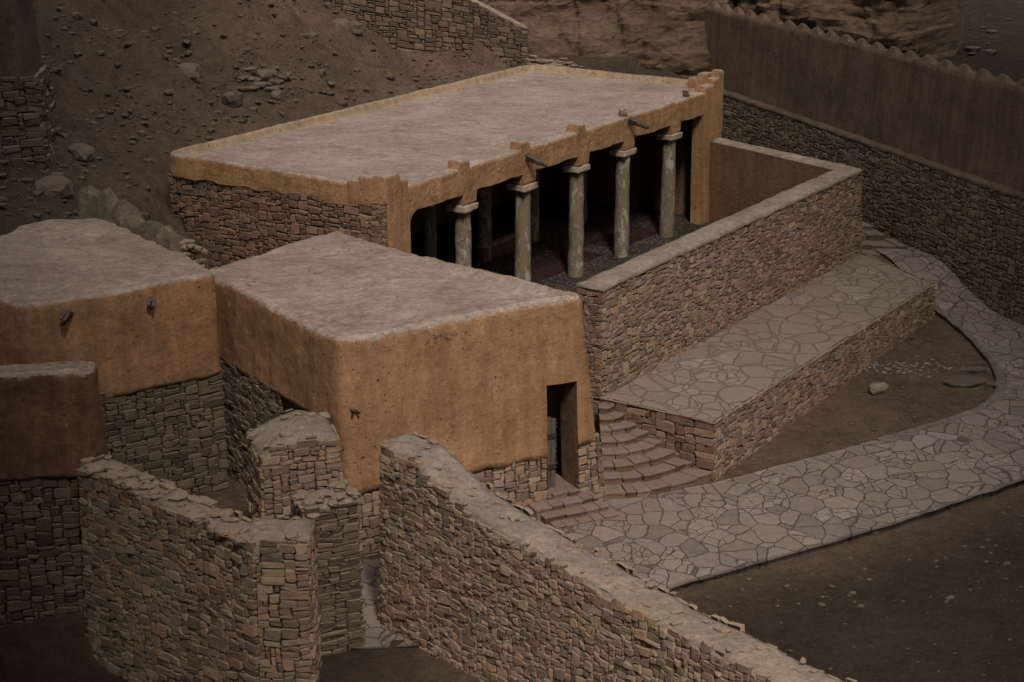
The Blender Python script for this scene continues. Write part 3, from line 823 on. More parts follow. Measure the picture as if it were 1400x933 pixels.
# ------------------------------------------------------------------ fan of steps between terrace and mud house
def slab(name, parent, mats, poly, z0, z1, tint, seed, bulge=.0):
    pts = [Vector((*p[:2], 0)) for p in poly]; pts = resample([p for p in pts]+[pts[0]], max(30, len(pts)*7))[:-1]
    n = len(pts); c = sum(pts, Vector())/n; V, F, T = [], [], []
    for (z, ins) in ((z0, .035), (z1-.055, .03), (z1-.045, .0), (z1-.008, .006), (z1, .03)):
        for p in pts:
            d = (c-p).normalized(); q = p+d*ins; jz = .010*fn(p.x*4, p.y*4, seed)
            j = .018*fn(p.x*7, p.y*7, z*9+seed); V.append(Vector((q.x+d.x*j, q.y+d.y*j, z+jz)))
            f = 1+.75*fn(p.x*4, p.y*4, seed+3); T.append(tuple(x*f for x in tint))
    for a in range(4):
        for i in range(n): F.append((a*n+i, a*n+(i+1) % n, (a+1)*n+(i+1) % n, (a+1)*n+i))
    F.append(tuple(4*n+i for i in range(n)))
    o = mesh(name, V, F, mats, parent, tint=T)
    bm = bmesh.new(); bm.from_mesh(o.data); bmesh.ops.recalc_face_normals(bm, faces=bm.faces); bm.to_mesh(o.data); bm.free()
    return o
def step_run(name, parent, front, back, z0, z1, tint, seed, lo=.24, hi=.5):
    """one step laid from separate worn stones between a front line and a back line (same number of points)"""
    r = random.Random(seed+77); V, F, T = [], [], []
    n = 60; A = resample([tuple(p) for p in front], n); B = resample([tuple(p) for p in back], n)
    L = sum((A[i+1]-A[i]).length for i in range(n-1)); i = 0
    while i < n-1:
        k_ = min(n-1, i+max(2, round(r.uniform(lo, hi)/L*(n-1))))
        if n-1-k_ < 3: k_ = n-1
        out_ = r.uniform(-.035, .025); zt = z1+r.uniform(-.018, .012); br = r.uniform(.7, 1.3); rd = r.uniform(.86, 1.14)
        col = (tint[0]*br, tint[1]*br*rd, tint[2]*br*rd*rd)
        idx = [i, (i+k_)//2, k_] if k_-i > 2 else [i, k_]
        fr_ = [A[q]+(A[q]-B[q]).normalized()*(out_+r.uniform(-.012, .012)) for q in idx]; bk = [B[q] for q in idx]
        e = (A[k_]-A[i]).normalized()*.008; fr_[0] += e; bk[0] += e; fr_[-1] -= e; bk[-1] -= e
        ring = fr_+bk[::-1]; c = sum(ring, Vector())/len(ring); m = len(ring); b = len(V); nf = len(fr_)
        for lv, (z, ins) in enumerate(((z0, .03), (zt-.06, .022), (zt-.05, .0), (zt-.014, .0), (zt, .022))):
            for q, p in enumerate(ring):
                d = (c-p).normalized(); jz = r.uniform(-.006, .006)
                x = p+d*(ins*(1 if q < nf else .3)+r.uniform(-.004, .004)); V.append(Vector((x.x, x.y, z+jz))); T.append(col)
        for a_ in range(4):
            for q in range(m): F.append((b+a_*m+q, b+a_*m+(q+1) % m, b+(a_+1)*m+(q+1) % m, b+(a_+1)*m+q))
        F.append(tuple(b+4*m+q for q in range(m)))
        i = k_
    o = mesh(name, V, F, M_STEP, parent, tint=T)
    bm = bmesh.new(); bm.from_mesh(o.data); bmesh.ops.recalc_face_normals(bm, faces=bm.faces); bm.to_mesh(o.data); bm.free()
    return o
M_STEP = stone('step_stone', dustc=(.285, .225, .178))
steps = empty('fan_steps', 'flight of curved reddish stone steps climbing from the path to the terrace', 'steps', (3, 36, 0))
A0, A1 = Vector((2.0, 34.95, 0)), Vector((1.95, 37.6, 0)); B0, B1 = Vector(M(.52, 8.55)), Vector(M(.52, 5.75))
NS = 8
def arc(f):
    a, b = A0.lerp(A1, f**.9), B0.lerp(B1, f**.82); d = (b-a); nrm = Vector((d.y, -d.x, 0)).normalized()
    return [a.lerp(b, q/8)+nrm*(.26*(1-f*.6)*math.sin(math.pi*(q/8)**.85)) for q in range(9)]
for i in range(NS):
    f = i/NS; fr_line = arc(f); back = arc(min(1, f+2.1/NS))
    z1 = .10+(i+1)*(ZT-.12)/NS
    step_run('step', steps, fr_line, back, z1-.32, z1, (.235, .162, .118), i)

# rear steps between terrace end and long wall
rear = empty('rear_steps', 'small flight of worn stone steps at the far end of the terrace', 'steps', (10.9, 51.5, 1.3))
for i in range(6):
    a = Vector((10.75, 50.75, 0))+Vector((-.28, .50, 0))*i; w_ = Vector((1.75, -.35, 0)) if i < 2 else Vector((1.5, -.2, 0))
    a = a-Vector((.35, 0, 0))
    bk_ = Vector((-.3, .9, 0))
    step_run('step', rear, [a, a+w_*.5+Vector((0, -.05, 0)), a+w_], [a+bk_, a+w_*.5+bk_, a+w_+bk_], 1.0+i*.17, 1.36+i*.17, (.19, .145, .11), 30+i)

# ------------------------------------------------------------------ mud house in the middle
house = empty('mud_house', 'orange mud-plastered house with a flat roof, stone footing and a narrow open doorway', 'building', (-2.5, 37, 0))
ZH = 4.47
hb = [(2.08, 34.95), (-3.24, 32.16), (-7.10, 37.55), (-4.28, 41.6)]      # outline at z = 0
ht = [(1.52, 34.95), (-3.40, 32.52), (-6.93, 37.75), (-4.28, 41.5)]     # outline at the roof
D0, D1 = .120, .245        # doorway along the front edge (from the right corner)
def z0h(i, f):
    if i == 0: return lerp(1.46, 1.22, f) if f < D1 else lerp(1.30, 1.30, f)
    if i == 1: return lerp(1.35, 2.62, sstep(.02, .10, f)) if f < .12 else 2.62
    return 1.5
mud_block(house, hb, ht, z0h, 0., ZH, r=.17, m=M_PL, seed=5, hole=(0, D0, D1, 2.88), breaks={0: [D0, D1]}, sag=.06, soft=8, tilt=lambda p: .22*sstep(7.5, 0, (p-Vector((1.5, 35, 0))).length))
def wallpt(e, f, z, off=0.):
    a = Vector((*hb[e], 0)).lerp(Vector((*hb[(e+1) % 4], 0)), f).lerp(Vector((*ht[e], 0)).lerp(Vector((*ht[(e+1) % 4], 0)), ftop(e, f) if e == 0 else f), z/ZH)
    d = (Vector((*hb[(e+1) % 4], 0))-Vector((*hb[e], 0))).normalized(); nn_ = Vector((-d.y, d.x, 0))
    if nn_.dot(Vector((-2.8, 37, 0))-a) > 0: nn_ = -nn_
    return Vector((a.x, a.y, z))+nn_*off
o_ = -.03
masonry('stone_footing', house, quad(wallpt(0, .995, -.1, o_), wallpt(0, D1, -.1, o_), wallpt(0, .995, 1.5, o_), wallpt(0, D1, 1.5, o_)), cw=.085, ch=.065, seed=12, pal=PAL, top=lambda s: 1.46)
masonry('stone_footing', house, quad(wallpt(0, D0, -.1, o_), wallpt(0, .0, -.1, o_), wallpt(0, D0, 1.62, o_), wallpt(0, .0, 1.62, o_)), cw=.085, ch=.065, seed=13, pal=PAL)
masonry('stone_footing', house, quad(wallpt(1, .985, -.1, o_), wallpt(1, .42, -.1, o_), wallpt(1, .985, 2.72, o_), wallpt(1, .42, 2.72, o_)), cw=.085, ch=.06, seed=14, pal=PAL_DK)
masonry('stone_footing', house, quad(wallpt(3, 1., -.1, o_), wallpt(3, 0.5, -.1, o_), wallpt(3, 1., 1.6, o_), wallpt(3, .5, 1.6, o_)), cw=.085, ch=.06, seed=15, pal=PAL)
# doorway reveal
fd = (wallpt(0, D1, 1)-wallpt(0, D0, 1)).normalized(); ind = Vector((fd.y, -fd.x, 0))
if ind.dot(Vector((-2.8, 37, 0))-wallpt(0, .2, 1)) < 0: ind = -ind
V, F = [], []
for f in (D0, D1):
    b = len(V)
    for z in (-.1, .7, 1.4, 2.1, 2.90):
        p = wallpt(0, f, z, -.0); V += [p, p+ind*.35, p+ind*.75]
    for j in range(4):
        for i in range(2): q = b+j*3+i; F.append((q, q+1, q+4, q+3))
b = len(V)
for f in (D0, D1):
    p = wallpt(0, f, 2.885); V += [p, p+ind*.75]
F.append((b, b+1, b+3, b+2))
mesh('door_reveal', V, F, M_CLAY, house)  # darker clay puts the shade of the recess into the colour
V, F = [], []
c = wallpt(0, (D0+D1)/2, .35)+ind*.5; box(V, F, (c.x, c.y, .22), .40, .56, .24, math.atan2(fd.y, fd.x))
T_ = [(.2, .14, .1)]*len(V); mesh('threshold', V, F, M_STEP, house, tint=T_)
# plank door standing half open inside the doorway
V, F = [], []
pc = wallpt(0, D1, 0)+ind*.42-fd*.20
ang = math.atan2(fd.y, fd.x)
nb = 3
for i in range(nb):
    q = pc-fd*(.125*(i-1)); hh = 1.62-(.06 if i == 0 else 0)-(.05 if i == 2 else 0)
    box(V, F, (q.x, q.y, .46+hh/2), .058, .022, hh/2, ang, j=.006)
dr = mesh('door', V, F, M_WOOD, house)
V, F = [], []
q = pc-ind*.035
for z in (.95, 1.65):
    V, F = [], []; box(V, F, (q.x, q.y, z), .17, .012, .05, ang); mesh('door_batten', V, F, M_WOODD, dr).location = (0, 0, 0)
# broken spout hole on the front and thatch scar at the roof edge
p = wallpt(0, .955, 3.05)
for i, (a, b_2, l) in enumerate(((0, 0, .22), (.05, .03, .16), (-.06, -.02, .12), (.02, -.06, .18))):
    spd = -ind+fd*(.3*i-.4)
    V, F, n = [], [], 7
    q0 = p+fd*a+Vector((0, 0, b_2)); ax = (spd+Vector((0, 0, -.15+.12*i))).normalized(); sx = ax.cross(Vector((0, 0, 1))).normalized(); sz = sx.cross(ax)
    for kx in range(3):
        for y in range(n): V.append(q0+ax*(l*kx/2-.05)+(sx*math.cos(y/n*math.tau)+sz*math.sin(y/n*math.tau))*(.035-.006*kx))
    F = [(kx*n+y, kx*n+(y+1) % n, (kx+1)*n+(y+1) % n, (kx+1)*n+y) for kx in range(2) for y in range(n)]+[tuple(2*n+y for y in range(n))]
    mesh('spout_stub', V, F, M_WOODD if i != 1 else M_WOOD, house)

r = random.Random(3); V, F = [], []
for i in range(20):
    f = r.gauss(.60, .03); q0 = wallpt(0, f, 4.28+r.uniform(-.10, .06)); ax = (-ind*r.uniform(.05, .5)+fd*r.uniform(-1, 1)+Vector((0, 0, r.uniform(-.9, .2)))).normalized(); l = r.uniform(.04, .11)
    sx = ax.cross(Vector((0, 0, 1))).normalized()*.009; b = len(V); up_ = Vector((0, 0, .008))
    for c_ in (q0-ind*.01, q0-ind*.03+ax*l): V += [c_-sx, c_+sx, c_+up_]
    F += [(b, b+1, b+4, b+3), (b+1, b+2, b+5, b+4), (b+2, b, b+3, b+5)]
mesh('straw_tuft', V, F, M_WOOD, house, kind='stuff')

# door steps
dst = empty('door_steps', 'short straight flight of stone steps leading up to the narrow doorway of the mud house', 'steps', (1.2, 33.9, 0))
outd = -ind
for i in range(4):
    z1 = .16+.125*(i); dd = .86-.25*i; a = wallpt(0, D0-.03 if i < 3 else D0+.01, 0); b = wallpt(0, D1+.10 if i < 3 else D1-.01, 0)
    sh = -fd*(.10*(3-i))
    step_run('step', dst, [b+outd*dd+sh, a+outd*dd+sh], [b+sh-outd*.02, a+sh-outd*.02], z1-.3, z1, (.235, .168, .125), 50+i)

# ------------------------------------------------------------------ house on the left
left = empty('mud_house', 'orange mud house at the left with two roof spouts and a crumbled rear parapet', 'building', (-10, 38, 0))
ZL = 4.86
lt = [(-6.30, 36.08), (-9.0, 34.15), (-9.75, 33.72), (-13.5, 35.9), (-13.6, 40.6), (-9.9, 41.1), (-7.25, 37.75)]
lb = [(-6.22, 35.86), (-8.95, 33.92), (-9.75, 33.45), (-13.6, 35.7), (-13.6, 40.8), (-9.9, 41.3), (-7.2, 37.9)]
def z0l(i, f): return {0: 2.62, 1: 2.3, 2: 3.0}.get(i, 1.)
mud_block(left, lb, lt, z0l, 0., ZL, r=.12, m=M_PL, seed=9, sag=.035, soft=4)
def lw(e, f, z, off=-.04):
    a = Vector((*lb[e], 0)).lerp(Vector((*lb[(e+1) % 7], 0)), f).lerp(Vector((*lt[e], 0)).lerp(Vector((*lt[(e+1) % 7], 0)), f), z/ZL)
    d = (Vector((*lb[(e+1) % 7], 0))-Vector((*lb[e], 0))).normalized(); nn_ = Vector((-d.y, d.x, 0))
    if nn_.dot(Vector((-9.8, 38, 0))-a) > 0: nn_ = -nn_
    return Vector((a.x, a.y, z))+nn_*off
for e, h_, s_ in ((0, 2.75, 1), (1, 2.4, 2), (2, 3.2, 3)):
    masonry('stone_footing', left, quad(lw(e, 1, 0), lw(e, 0, 0), lw(e, 1, h_), lw(e, 0, h_)), cw=.10, ch=.065, seed=20+s_, pal=PAL_DK if e == 0 else PAL)
spout(0, 0, 5, left, lw(1, .05, 4.55, .05), Vector((-.2, -1, 0)), .30)
spout(0, 0, 6, left, lw(0, .46, 4.52, .02), Vector((.1, -1, 0)), .22)
# crumbled mud-and-rubble parapet
path_ = resample([(-10.3, 41.4), (-9.4, 40.8), (-8.6, 39.7), (-7.75, 38.5), (-7.25, 37.9)], 90)
hz = [(0, .78), (.17, .86), (.20, .55), (.36, .60), (.39, .34), (.55, .30), (.60, .42), (.80, .46), (.92, .38), (.97, .1), (1, -.1)]
V, F = [], []; m_ = 11
for i, p in enumerate(path_):
    q = path_[min(89, i+1)]-path_[max(0, i-1)]; d = Vector((q.y, -q.x, 0)).normalized(); f = i/89; h_ = pl(hz, f)*(1+.25*fn(p.x*3, p.y*3, 2))
    for j in range(m_):
        g = j/(m_-1)*2-1; hh = h_*max(0, 1-abs(g)**4)
        o = g*(.30+.10*fn(p.x*2, p.y*2, 6))
        x = p+d*o; z = ZL-.12+hh+.09*fr(x.x*3, x.y*3, hh*3, 5)
        x = x+d*.07*fn(x.x*5, x.y*5, z*5); V.append(Vector((x.x, x.y, z)))
for i in range(89):
    for j in range(m_-1): a_ = i*m_+j; F.append((a_, a_+m_, a_+m_+1, a_+1))
F.append(tuple(range(m_))); F.append(tuple(89*m_+j for j in range(m_))[::-1])
k = N('parapet_mud'); M_PARA = k.done(roof_col(k, (.15, .12, .088), (.24, .195, .145)), roof_bump(k))
o_p = mesh('rubble_parapet', V, F, M_PARA, left, smooth=False)
bm = bmesh.new(); bm.from_mesh(o_p.data); bmesh.ops.recalc_face_normals(bm, faces=bm.faces); bm.to_mesh(o_p.data); bm.free()
V, F, T = [], [], []
rr_ = random.Random(5)
for z_ in range(16):
    for k_ in range(4):
        s = rr_.uniform(.09, .17); bb = rr_.uniform(.7, 1.1); cbase = rr_.choice(PAL)
        rock_bm(s*1.2, s, s*.55, rr_.random()*99, V, F, T, (-7.22+rr_.uniform(-.25, .2), 38.1+rr_.uniform(-.25, .25), 3.4+z_*.105), tuple(x*bb for x in cbase), rr_.uniform(0, 3), 1)
mesh('parapet_end', V, F, M_ST, left, tint=T)

# ------------------------------------------------------------------ plastered wall corner at the left edge
le = empty('mud_wall', 'tall brown-plastered mud wall with a rounded top at the left edge', 'wall', (-9, 30.6, 0))
eb = [(-7.38, 30.05), (-13.0, 29.2), (-13.0, 30.2), (-7.5, 31.1)]
et = [(-7.62, 30.32), (-13.0, 29.5), (-13.0, 30.3), (-7.72, 31.05)]
mud_block(le, eb, et, lambda i, f: 2.62, 0., 4.62, r=.16, m=M_PL3, mroof=M_CAP, seed=15, sag=.05, soft=4)
def ew(e, f, z, off=-.04):
    a = Vector((*eb[e], 0)).lerp(Vector((*eb[(e+1) % 4], 0)), f).lerp(Vector((*et[e], 0)).lerp(Vector((*et[(e+1) % 4], 0)), f), z/4.62)
    d = (Vector((*eb[(e+1) % 4], 0))-Vector((*eb[e], 0))).normalized(); nn_ = Vector((-d.y, d.x, 0))
    if nn_.dot(Vector((-10, 30.2, 0))-a) > 0: nn_ = -nn_
    return Vector((a.x, a.y, z))+nn_*off
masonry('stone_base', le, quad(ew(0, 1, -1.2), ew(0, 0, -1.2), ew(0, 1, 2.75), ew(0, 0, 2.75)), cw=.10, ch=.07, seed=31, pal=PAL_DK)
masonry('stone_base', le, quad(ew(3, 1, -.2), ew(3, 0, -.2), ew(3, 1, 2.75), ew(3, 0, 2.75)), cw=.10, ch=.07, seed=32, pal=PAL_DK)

# ------------------------------------------------------------------ free-standing dry-stone walls
def top_stones(parent, L1, L2, zf, n, seed, pal=PAL, s0=.12, s1=.26, flat=.35):
    r = random.Random(seed)
    for i in range(min(n, 95)):
        V, F, T = [], [], []
        f = (i+r.random())/n; k_ = min(len(L1)-1, int(f*len(L1))); p = L1[k_].lerp(L2[k_], r.uniform(.04, .96))
        s = s0+(s1-s0)*r.random()**2; b = r.uniform(.8, 1.2); c = r.choice(pal)
        rock_bm(s, s*r.uniform(.5, .8), s*flat*r.uniform(.7, 1.2), r.random()*99, V, F, T, (p.x, p.y, zf(p, f)-.0), tuple(x*b for x in c), r.uniform(0, 3.1), 2, .4)
        mesh('coping_stone', V, F, M_ST, parent, tint=T)
def free_wall(name, label, A, B, thick, zA, zB, z0=-.2, prof=None, pal=PAL, cw=.075, ch=.052, seed=0, bat=.10, cap='mud', nst=40, ends=(True, True), ss=(.07, .17)):
    """A->B is the near top edge, seen with A on the left"""
    A, B = Vector((*A, 0)), Vector((*B, 0)); d = (B-A).normalized(); nn_ = Vector((d.y, -d.x, 0)); L = (B-A).length
    o = empty(name, label, 'wall', ((A+B)/2))
    zt = max(zA, zB) if not prof else max(z for _, z in prof)
    pf = prof or [(0, zA), (1, zB)]
    zf = lambda f: pl(pf, f)+.03*fn(f*L*1.1, seed)
    a2, b2 = A-nn_*thick, B-nn_*thick
    Z = Vector((0, 0, 1)); bt = nn_*bat
    tp = lambda s: zf(s/L)-z0-.03
    masonry('stone_facing', o, quad(A+bt+Z*z0, B+bt+Z*z0, A+Z*zt, B+Z*zt), cw, ch, pal, .04, top=tp, seed=seed, wavy=1.6)
    masonry('stone_facing', o, quad(b2-bt+Z*z0, a2-bt+Z*z0, b2+Z*zt, a2+Z*zt), cw, ch, pal, .04, top=lambda s: tp(L-s), seed=seed+1, wavy=1.6)
    if ends[0]: masonry('stone_facing', o, quad(a2-bt-d*bat+Z*z0, A+bt-d*bat+Z*z0, a2+Z*(zf(0)), A+Z*(zf(0))), cw, ch, pal, .04, seed=seed+2)
    if ends[1]: masonry('stone_facing', o, quad(B+bt+d*bat+Z*z0, b2-bt+d*bat+Z*z0, B+Z*(zf(1)), b2+Z*(zf(1))), cw, ch, pal, .04, seed=seed+3)
    n = max(12, int(L/.13)); L1 = resample([a2, b2], n); L2 = resample([A, B], n)
    capping('capping', o, M_CAP, L1, L2, lambda p, f: zf(f)-.03, .05 if cap == 'mud' else -.01, seed, over=-.015, amp=.04, drop=.16)
    if nst: top_stones(o, L1, L2, lambda p, f: zf(f)+(.03 if cap == 'mud' else .0), nst, seed+5, pal, *ss)
    return o
# the long one in the foreground, running to the lower right
free_wall('stone_wall', 'long foreground dry-stone wall with a dusty mud top running to the lower right', (-2.36, 29.3), (7.0, 19.2), .80, 3.6, 2.5, z0=-1.1,
          prof=[(0, 3.62), (.07, 3.60), (.11, 3.32), (.17, 3.08), (.3, 2.85), (.5, 2.6), (.75, 2.45), (1, 2.3)], seed=41, cw=.066, ch=.050, nst=60, ss=(.05, .13))
# foreground left wall, ending at the bottom in a squared pier
free_wall('stone_wall', 'left foreground dry-stone wall with loose flat stones on top, meeting the brown plastered wall', (-7.9, 29.7), (-4.3, 26.80), .62, 2.9, 2.8, z0=-1.25,
          prof=[(0, 3.05), (.3, 2.98), (.6, 2.85), (1, 2.75)], seed=46, cw=.088, ch=.064, nst=60, cap='rough', ends=(True, False), ss=(.08, .22))
free_wall('stone_pier', 'square dry-stone pier with a flat mud-topped head at the end of the left foreground wall', (-4.42, 26.88), (-3.42, 26.88), .95, 2.82, 2.82, z0=-1.25, seed=51, cw=.10, ch=.062, nst=5, bat=.04)
free_wall('stone_pier', 'ragged dark dry-stone pier with rough broken top beside the flagstone gap', (-3.62, 28.1), (-2.72, 28.5), .75, 2.82, 2.9, z0=-1.25, seed=55, cw=.10, ch=.042, nst=26, cap='rough', pal=PAL_DK, bat=.07, ss=(.08, .2))
# leaning stub against the house
st = free_wall('stone_stub', 'pale tapering dry-stone buttress with a rounded mud top against the house corner', (-4.74, 30.95), (-3.32, 31.42), 1.5, 3.05, 2.95, prof=[(0, 2.66), (.25, 2.88), (.6, 3.04), (1, 2.88)], seed=60, cw=.085, ch=.055, nst=8, bat=.12)

# ------------------------------------------------------------------ long battlemented wall on the right
bw = empty('battlemented_wall', 'tall dark mud wall with a notched crest standing on a stone footing at the right', 'wall', (12, 52, 0))
ZB = 4.05
e0, e1 = BW0, BW1
fo = lambda p, o, z: Vector((p.x, p.y, 0))+BWn*o+Vector((0, 0, z))
masonry('stone_footing', bw, quad(fo(e0, .12, .2), fo(e1, .12, -.2), fo(e0, 0, ZB), fo(e1, 0, ZB)), cw=.10, ch=.068, seed=70, pal=PAL_DK, depth=.02, gk=2.2)
L1 = resample([fo(e0, 0.02, 0), fo(e1, .02, 0)], 120); L2 = resample([fo(e0, -.40, 0), fo(e1, -.40, 0)], 120)
capping('ledge', bw, M_PLD, L1, L2, lambda p, a: ZB, .03, 7, over=.02, amp=.03)
ZBT = 6.85
V, F = [], []
nu, nv = 150, 18
for j in range(nv+1):
    for i in range(nu+1):
        p = e0.lerp(e1, i/nu); z = lerp(ZB-.1, ZBT, j/nv); d = .07*fr(p.y*.35, z*.5, 3, 4)+.1*(1-j/nv)
        V.append(fo(p, -.36+d, z))
for j in range(nv):
    for i in range(nu): q = j*(nu+1)+i; F.append((q, q+1, q+nu+2, q+nu+1))
b = len(V)
for i in range(nu+1):
    p = e0.lerp(e1, i/nu); V += [fo(p, -.80, ZBT), fo(p, -.80, 2.5)]
for i in range(nu):
    a = nv*(nu+1)+i; c_ = b+i*2; F += [(a, a+1, c_+2, c_), (c_, c_+2, c_+3, c_+1)]
i0 = [j*(nu+1) for j in range(nv+1)]
F.append(tuple(i0)+(b, b+1))
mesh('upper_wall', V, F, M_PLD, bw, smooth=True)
Lw = (e1-e0).length; nm_ = int(Lw/.92)
src = None
for i in range(nm_):
    f = (i+.5)/nm_; p = e0.lerp(e1, f)
    if src is None:
        src = lumpy_box('merlon', bw, M_PLD, (0, 0, 0), .42, .19, .15, math.atan2(BWd.y, BWd.x), .02, .03, 3, seed=3, taper=.72)
        o = src
    else:
        o = src.copy(); COL.objects.link(o); o.parent = bw
    o.location = fo(p, -.58, ZBT+.035)-Vector(bw.location)
# ------------------------------------------------------------------ rock and ruins behind
def cliff(name, a, b, z0, z1, seed, back=2.5, amp=.9, nu=90, nv=60, lean=.25, kind='structure'):
    a, b = Vector((*a, 0)), Vector((*b, 0)); d = (b-a).normalized(); nn_ = Vector((d.y, -d.x, 0)); L = (b-a).length; V, F = [], []
    for j in range(nv+1):
        for i in range(nu+1):
            f = i/nu; g = j/nv; p = a.lerp(b, f); z = lerp(z0, z1*(1+.10*fr(f*L*.3, seed, 0, 3)), g)
            lay = z*2.2+.8*fr(f*L*.15, z*.3, seed, 3); step_ = (lay-math.floor(lay))
            o = amp*fr(f*L*.28, z*.35, seed, 5)+.16*fn(math.floor(lay)*3.3, f*L*.5, seed)+.10*step_
            # vertical joints
            o -= .16*max(0, 1-abs(fn(f*L*.5, seed, z*.12))*9)
            e = min(1, min(f, 1-f)*8); o -= (1-e)**2*back*.5
            V.append(Vector((p.x, p.y, z))+nn_*(o-lean*g*2))
    for j in range(nv):
        for i in range(nu): q = j*(nu+1)+i; F.append((q, q+1, q+nu+2, q+nu+1))
    bk = len(V)
    for i in range(nu+1):
        p = a.lerp(b, i/nu)-nn_*back; V += [Vector((p.x, p.y, z1+.3)), Vector((p.x, p.y, z0))]
    for i in range(nu):
        t_ = nv*(nu+1)+i; c_ = bk+2*i; F += [(t_, t_+1, c_+2, c_), (c_, c_+2, c_+3, c_+1)]
    F.append(tuple(j*(nu+1) for j in range(nv+1))+(bk, bk+1)); F.append(tuple(j*(nu+1)+nu for j in range(nv+1))[::-1]+(bk+2*nu+1, bk+2*nu))
    o = mesh(name, V, F, M_ROCK); o['kind'] = kind
    return o
cliff('rock_outcrop', (-2.5, 66.8), (7.6, 64.4), 3.8, 10.2, 1)
cliff('rock_cliff', (6.5, 71.0), (16.6, 67.0), 2.5, 11.0, 5, back=4)
# upper retaining wall on the slope
up = empty('retaining_wall', 'rough stone wall with a sloping top behind the far corner of the hall roof', 'wall', (-3, 61, 7))
masonry('stone_facing', up, quad((-8.6, 58.2, 6.0), (.55, 60.9, 4.9), (-8.6, 58.4, 11.5), (.55, 61.1, 8.5)), cw=.125, ch=.075, seed=80, gk=1.8, pal=[(.19, .135, .097), (.17, .125, .092), (.205, .143, .099), (.155, .115, .085)], top=lambda s: pl([(0, 4.6), (5.5, 3.95), (7.2, 3.05), (9.6, 2.1)], s))
masonry('stone_facing', up, quad((.55, 60.9, 4.9), (.3, 61.9, 4.9), (.55, 61.1, 6.5), (.3, 61.9, 6.5)), cw=.10, ch=.07, seed=81, pal=PAL_DK)
L1 = resample([(-8.6, 59.1), (.35, 61.9)], 70); L2 = resample([(-8.6, 58.35), (.55, 61.0)], 70)
capping('capping', up, M_CAP, L1, L2, lambda p, f: pl([(0, 10.2), (.57, 9.1), (.75, 7.9), (1, 6.62)], f), .05, 12, over=.02)
V, F, T = [], [], []
r = random.Random(8)
for i in range(90):
    s = r.uniform(.05, .17); x, y = r.gauss(1.2, .40), r.gauss(59.3, .22); b = r.uniform(.8, 1.3); c = r.choice(PAL_DK)
    rock_bm(s*1.4, s*.8, s*.4, r.random()*99, V, F, T, (x, y, 5.60+abs(r.gauss(0, .10))), tuple(q*b for q in c), r.uniform(0, 3), 1)
mesh('rubble_heap', V, F, M_ST, tint=T, kind='stuff')
rock('stone_slab', (1.35, 58.9, 5.68), (.32, .16, .07), 3.3, 'pale flat slab lying in front of the rubble heap on the roof corner', 'slab', (.36, .29, .22), .3)

# ruined tower at the far left edge
tw = empty('ruined_tower', 'dark ruined tower at the upper left edge, mud plaster above crumbling stone courses', 'tower', (-12.6, 42.2, 5))
masonry('stone_facing', tw, quad((-14.6, 41.6, 4.2), (-11.35, 42.3, 4.2), (-14.6, 41.9, 8.0), (-11.6, 42.6, 8.0)), cw=.14, ch=.075, seed=90, pal=PAL_BK, depth=.10, wavy=2)
masonry('stone_facing', tw, quad((-11.35, 42.3, 4.2), (-11.6, 44.5, 4.2), (-11.6, 42.6, 8.0), (-11.8, 44.5, 8.0)), cw=.14, ch=.075, seed=91, pal=PAL_BK, depth=.10, wavy=2)
mud_block(tw, [(-11.65, 42.62), (-14.8, 41.9), (-14.8, 44.5), (-11.85, 44.6)], [(-12.1, 43.0), (-14.8, 42.2), (-14.8, 44.3), (-12.2, 44.4)], lambda i, f: 7.6, 7.6, 12.5, r=.2, m=M_PLB, mroof=M_CAP, seed=33, soft=4)
V, F, T = [], [], []
# small masonry pier on the slope
pr = empty('stone_pier', 'small dark square stone pier standing high on the rubble slope at the upper left', 'pier', (-13.2, 53.5, 9))
gz = ground(-13.2, 53.5)
masonry('stone_facing', pr, quad((-13.6, 53.2, gz-.5), (-12.75, 53.2, gz-.5), (-13.6, 53.25, gz+2.2), (-12.75, 53.25, gz+2.2)), cw=.11, ch=.07, seed=95, pal=PAL_BK)
masonry('stone_facing', pr, quad((-12.75, 53.2, gz-.5), (-12.75, 54.0, gz-.5), (-12.75, 53.25, gz+2.2), (-12.75, 54.0, gz+2.2)), cw=.11, ch=.07, seed=96, pal=PAL_BK)
lumpy_box('capping', pr, M_CAP, (-13.17, 53.62, gz+2.2), .45, .42, .08, 0, .04, .03, 3)

# ------------------------------------------------------------------ loose stones
def gravel(name, n, region, seed, s0, s1, pal, dens=None):
    V, F, T = [], [], []; r = random.Random(seed); k_ = 0; tries = 0
    while k_ < n and tries < n*12:
        tries += 1
        x, y = r.uniform(region[0], region[1]), r.uniform(region[2], region[3])
        if dens and not dens(x, y, r): continue
        s = s0*(s1/s0)**(r.random()**3.2); c = r.choice(pal); b = r.uniform(.6, 1.15)
        rock_bm(s*r.uniform(.8, 1.5), s, s*r.uniform(.4, .75), r.random()*99, V, F, T, (x, y, ground(x, y)+s*.15), tuple(q*b for q in c), r.uniform(0, 3.1), 1); k_ += 1
    o = mesh(name, V, F, M_GRAV, tint=T); o['kind'] = 'stuff'; return o
SOILP = [(.115, .088, .066), (.14, .108, .082), (.095, .073, .056), (.165, .13, .10)]
def dslope(x, y, r):
    p = Vector((x, y, 0))-C0; d = -p.dot(VV); t = p.dot(U)
    if (t > -.6 and d < 7.6) or d < 2.5 or t > 19: return False
    return r.random() < .25+.9*max(0, fr(x*.35, y*.35, 9, 3))+.35*sstep(4, -6, t)
gravel('slope_gravel', 7000, (-20, 3, 40, 66), 1, .03, .16, SOILP, dslope)
def dlow(x, y, r):
    p = Vector((x, y, 0))-C0; t, w = p.dot(U), p.dot(VV)
    return w > 8.8 and not (y > 44 and x > 12.4) and x < 12.2
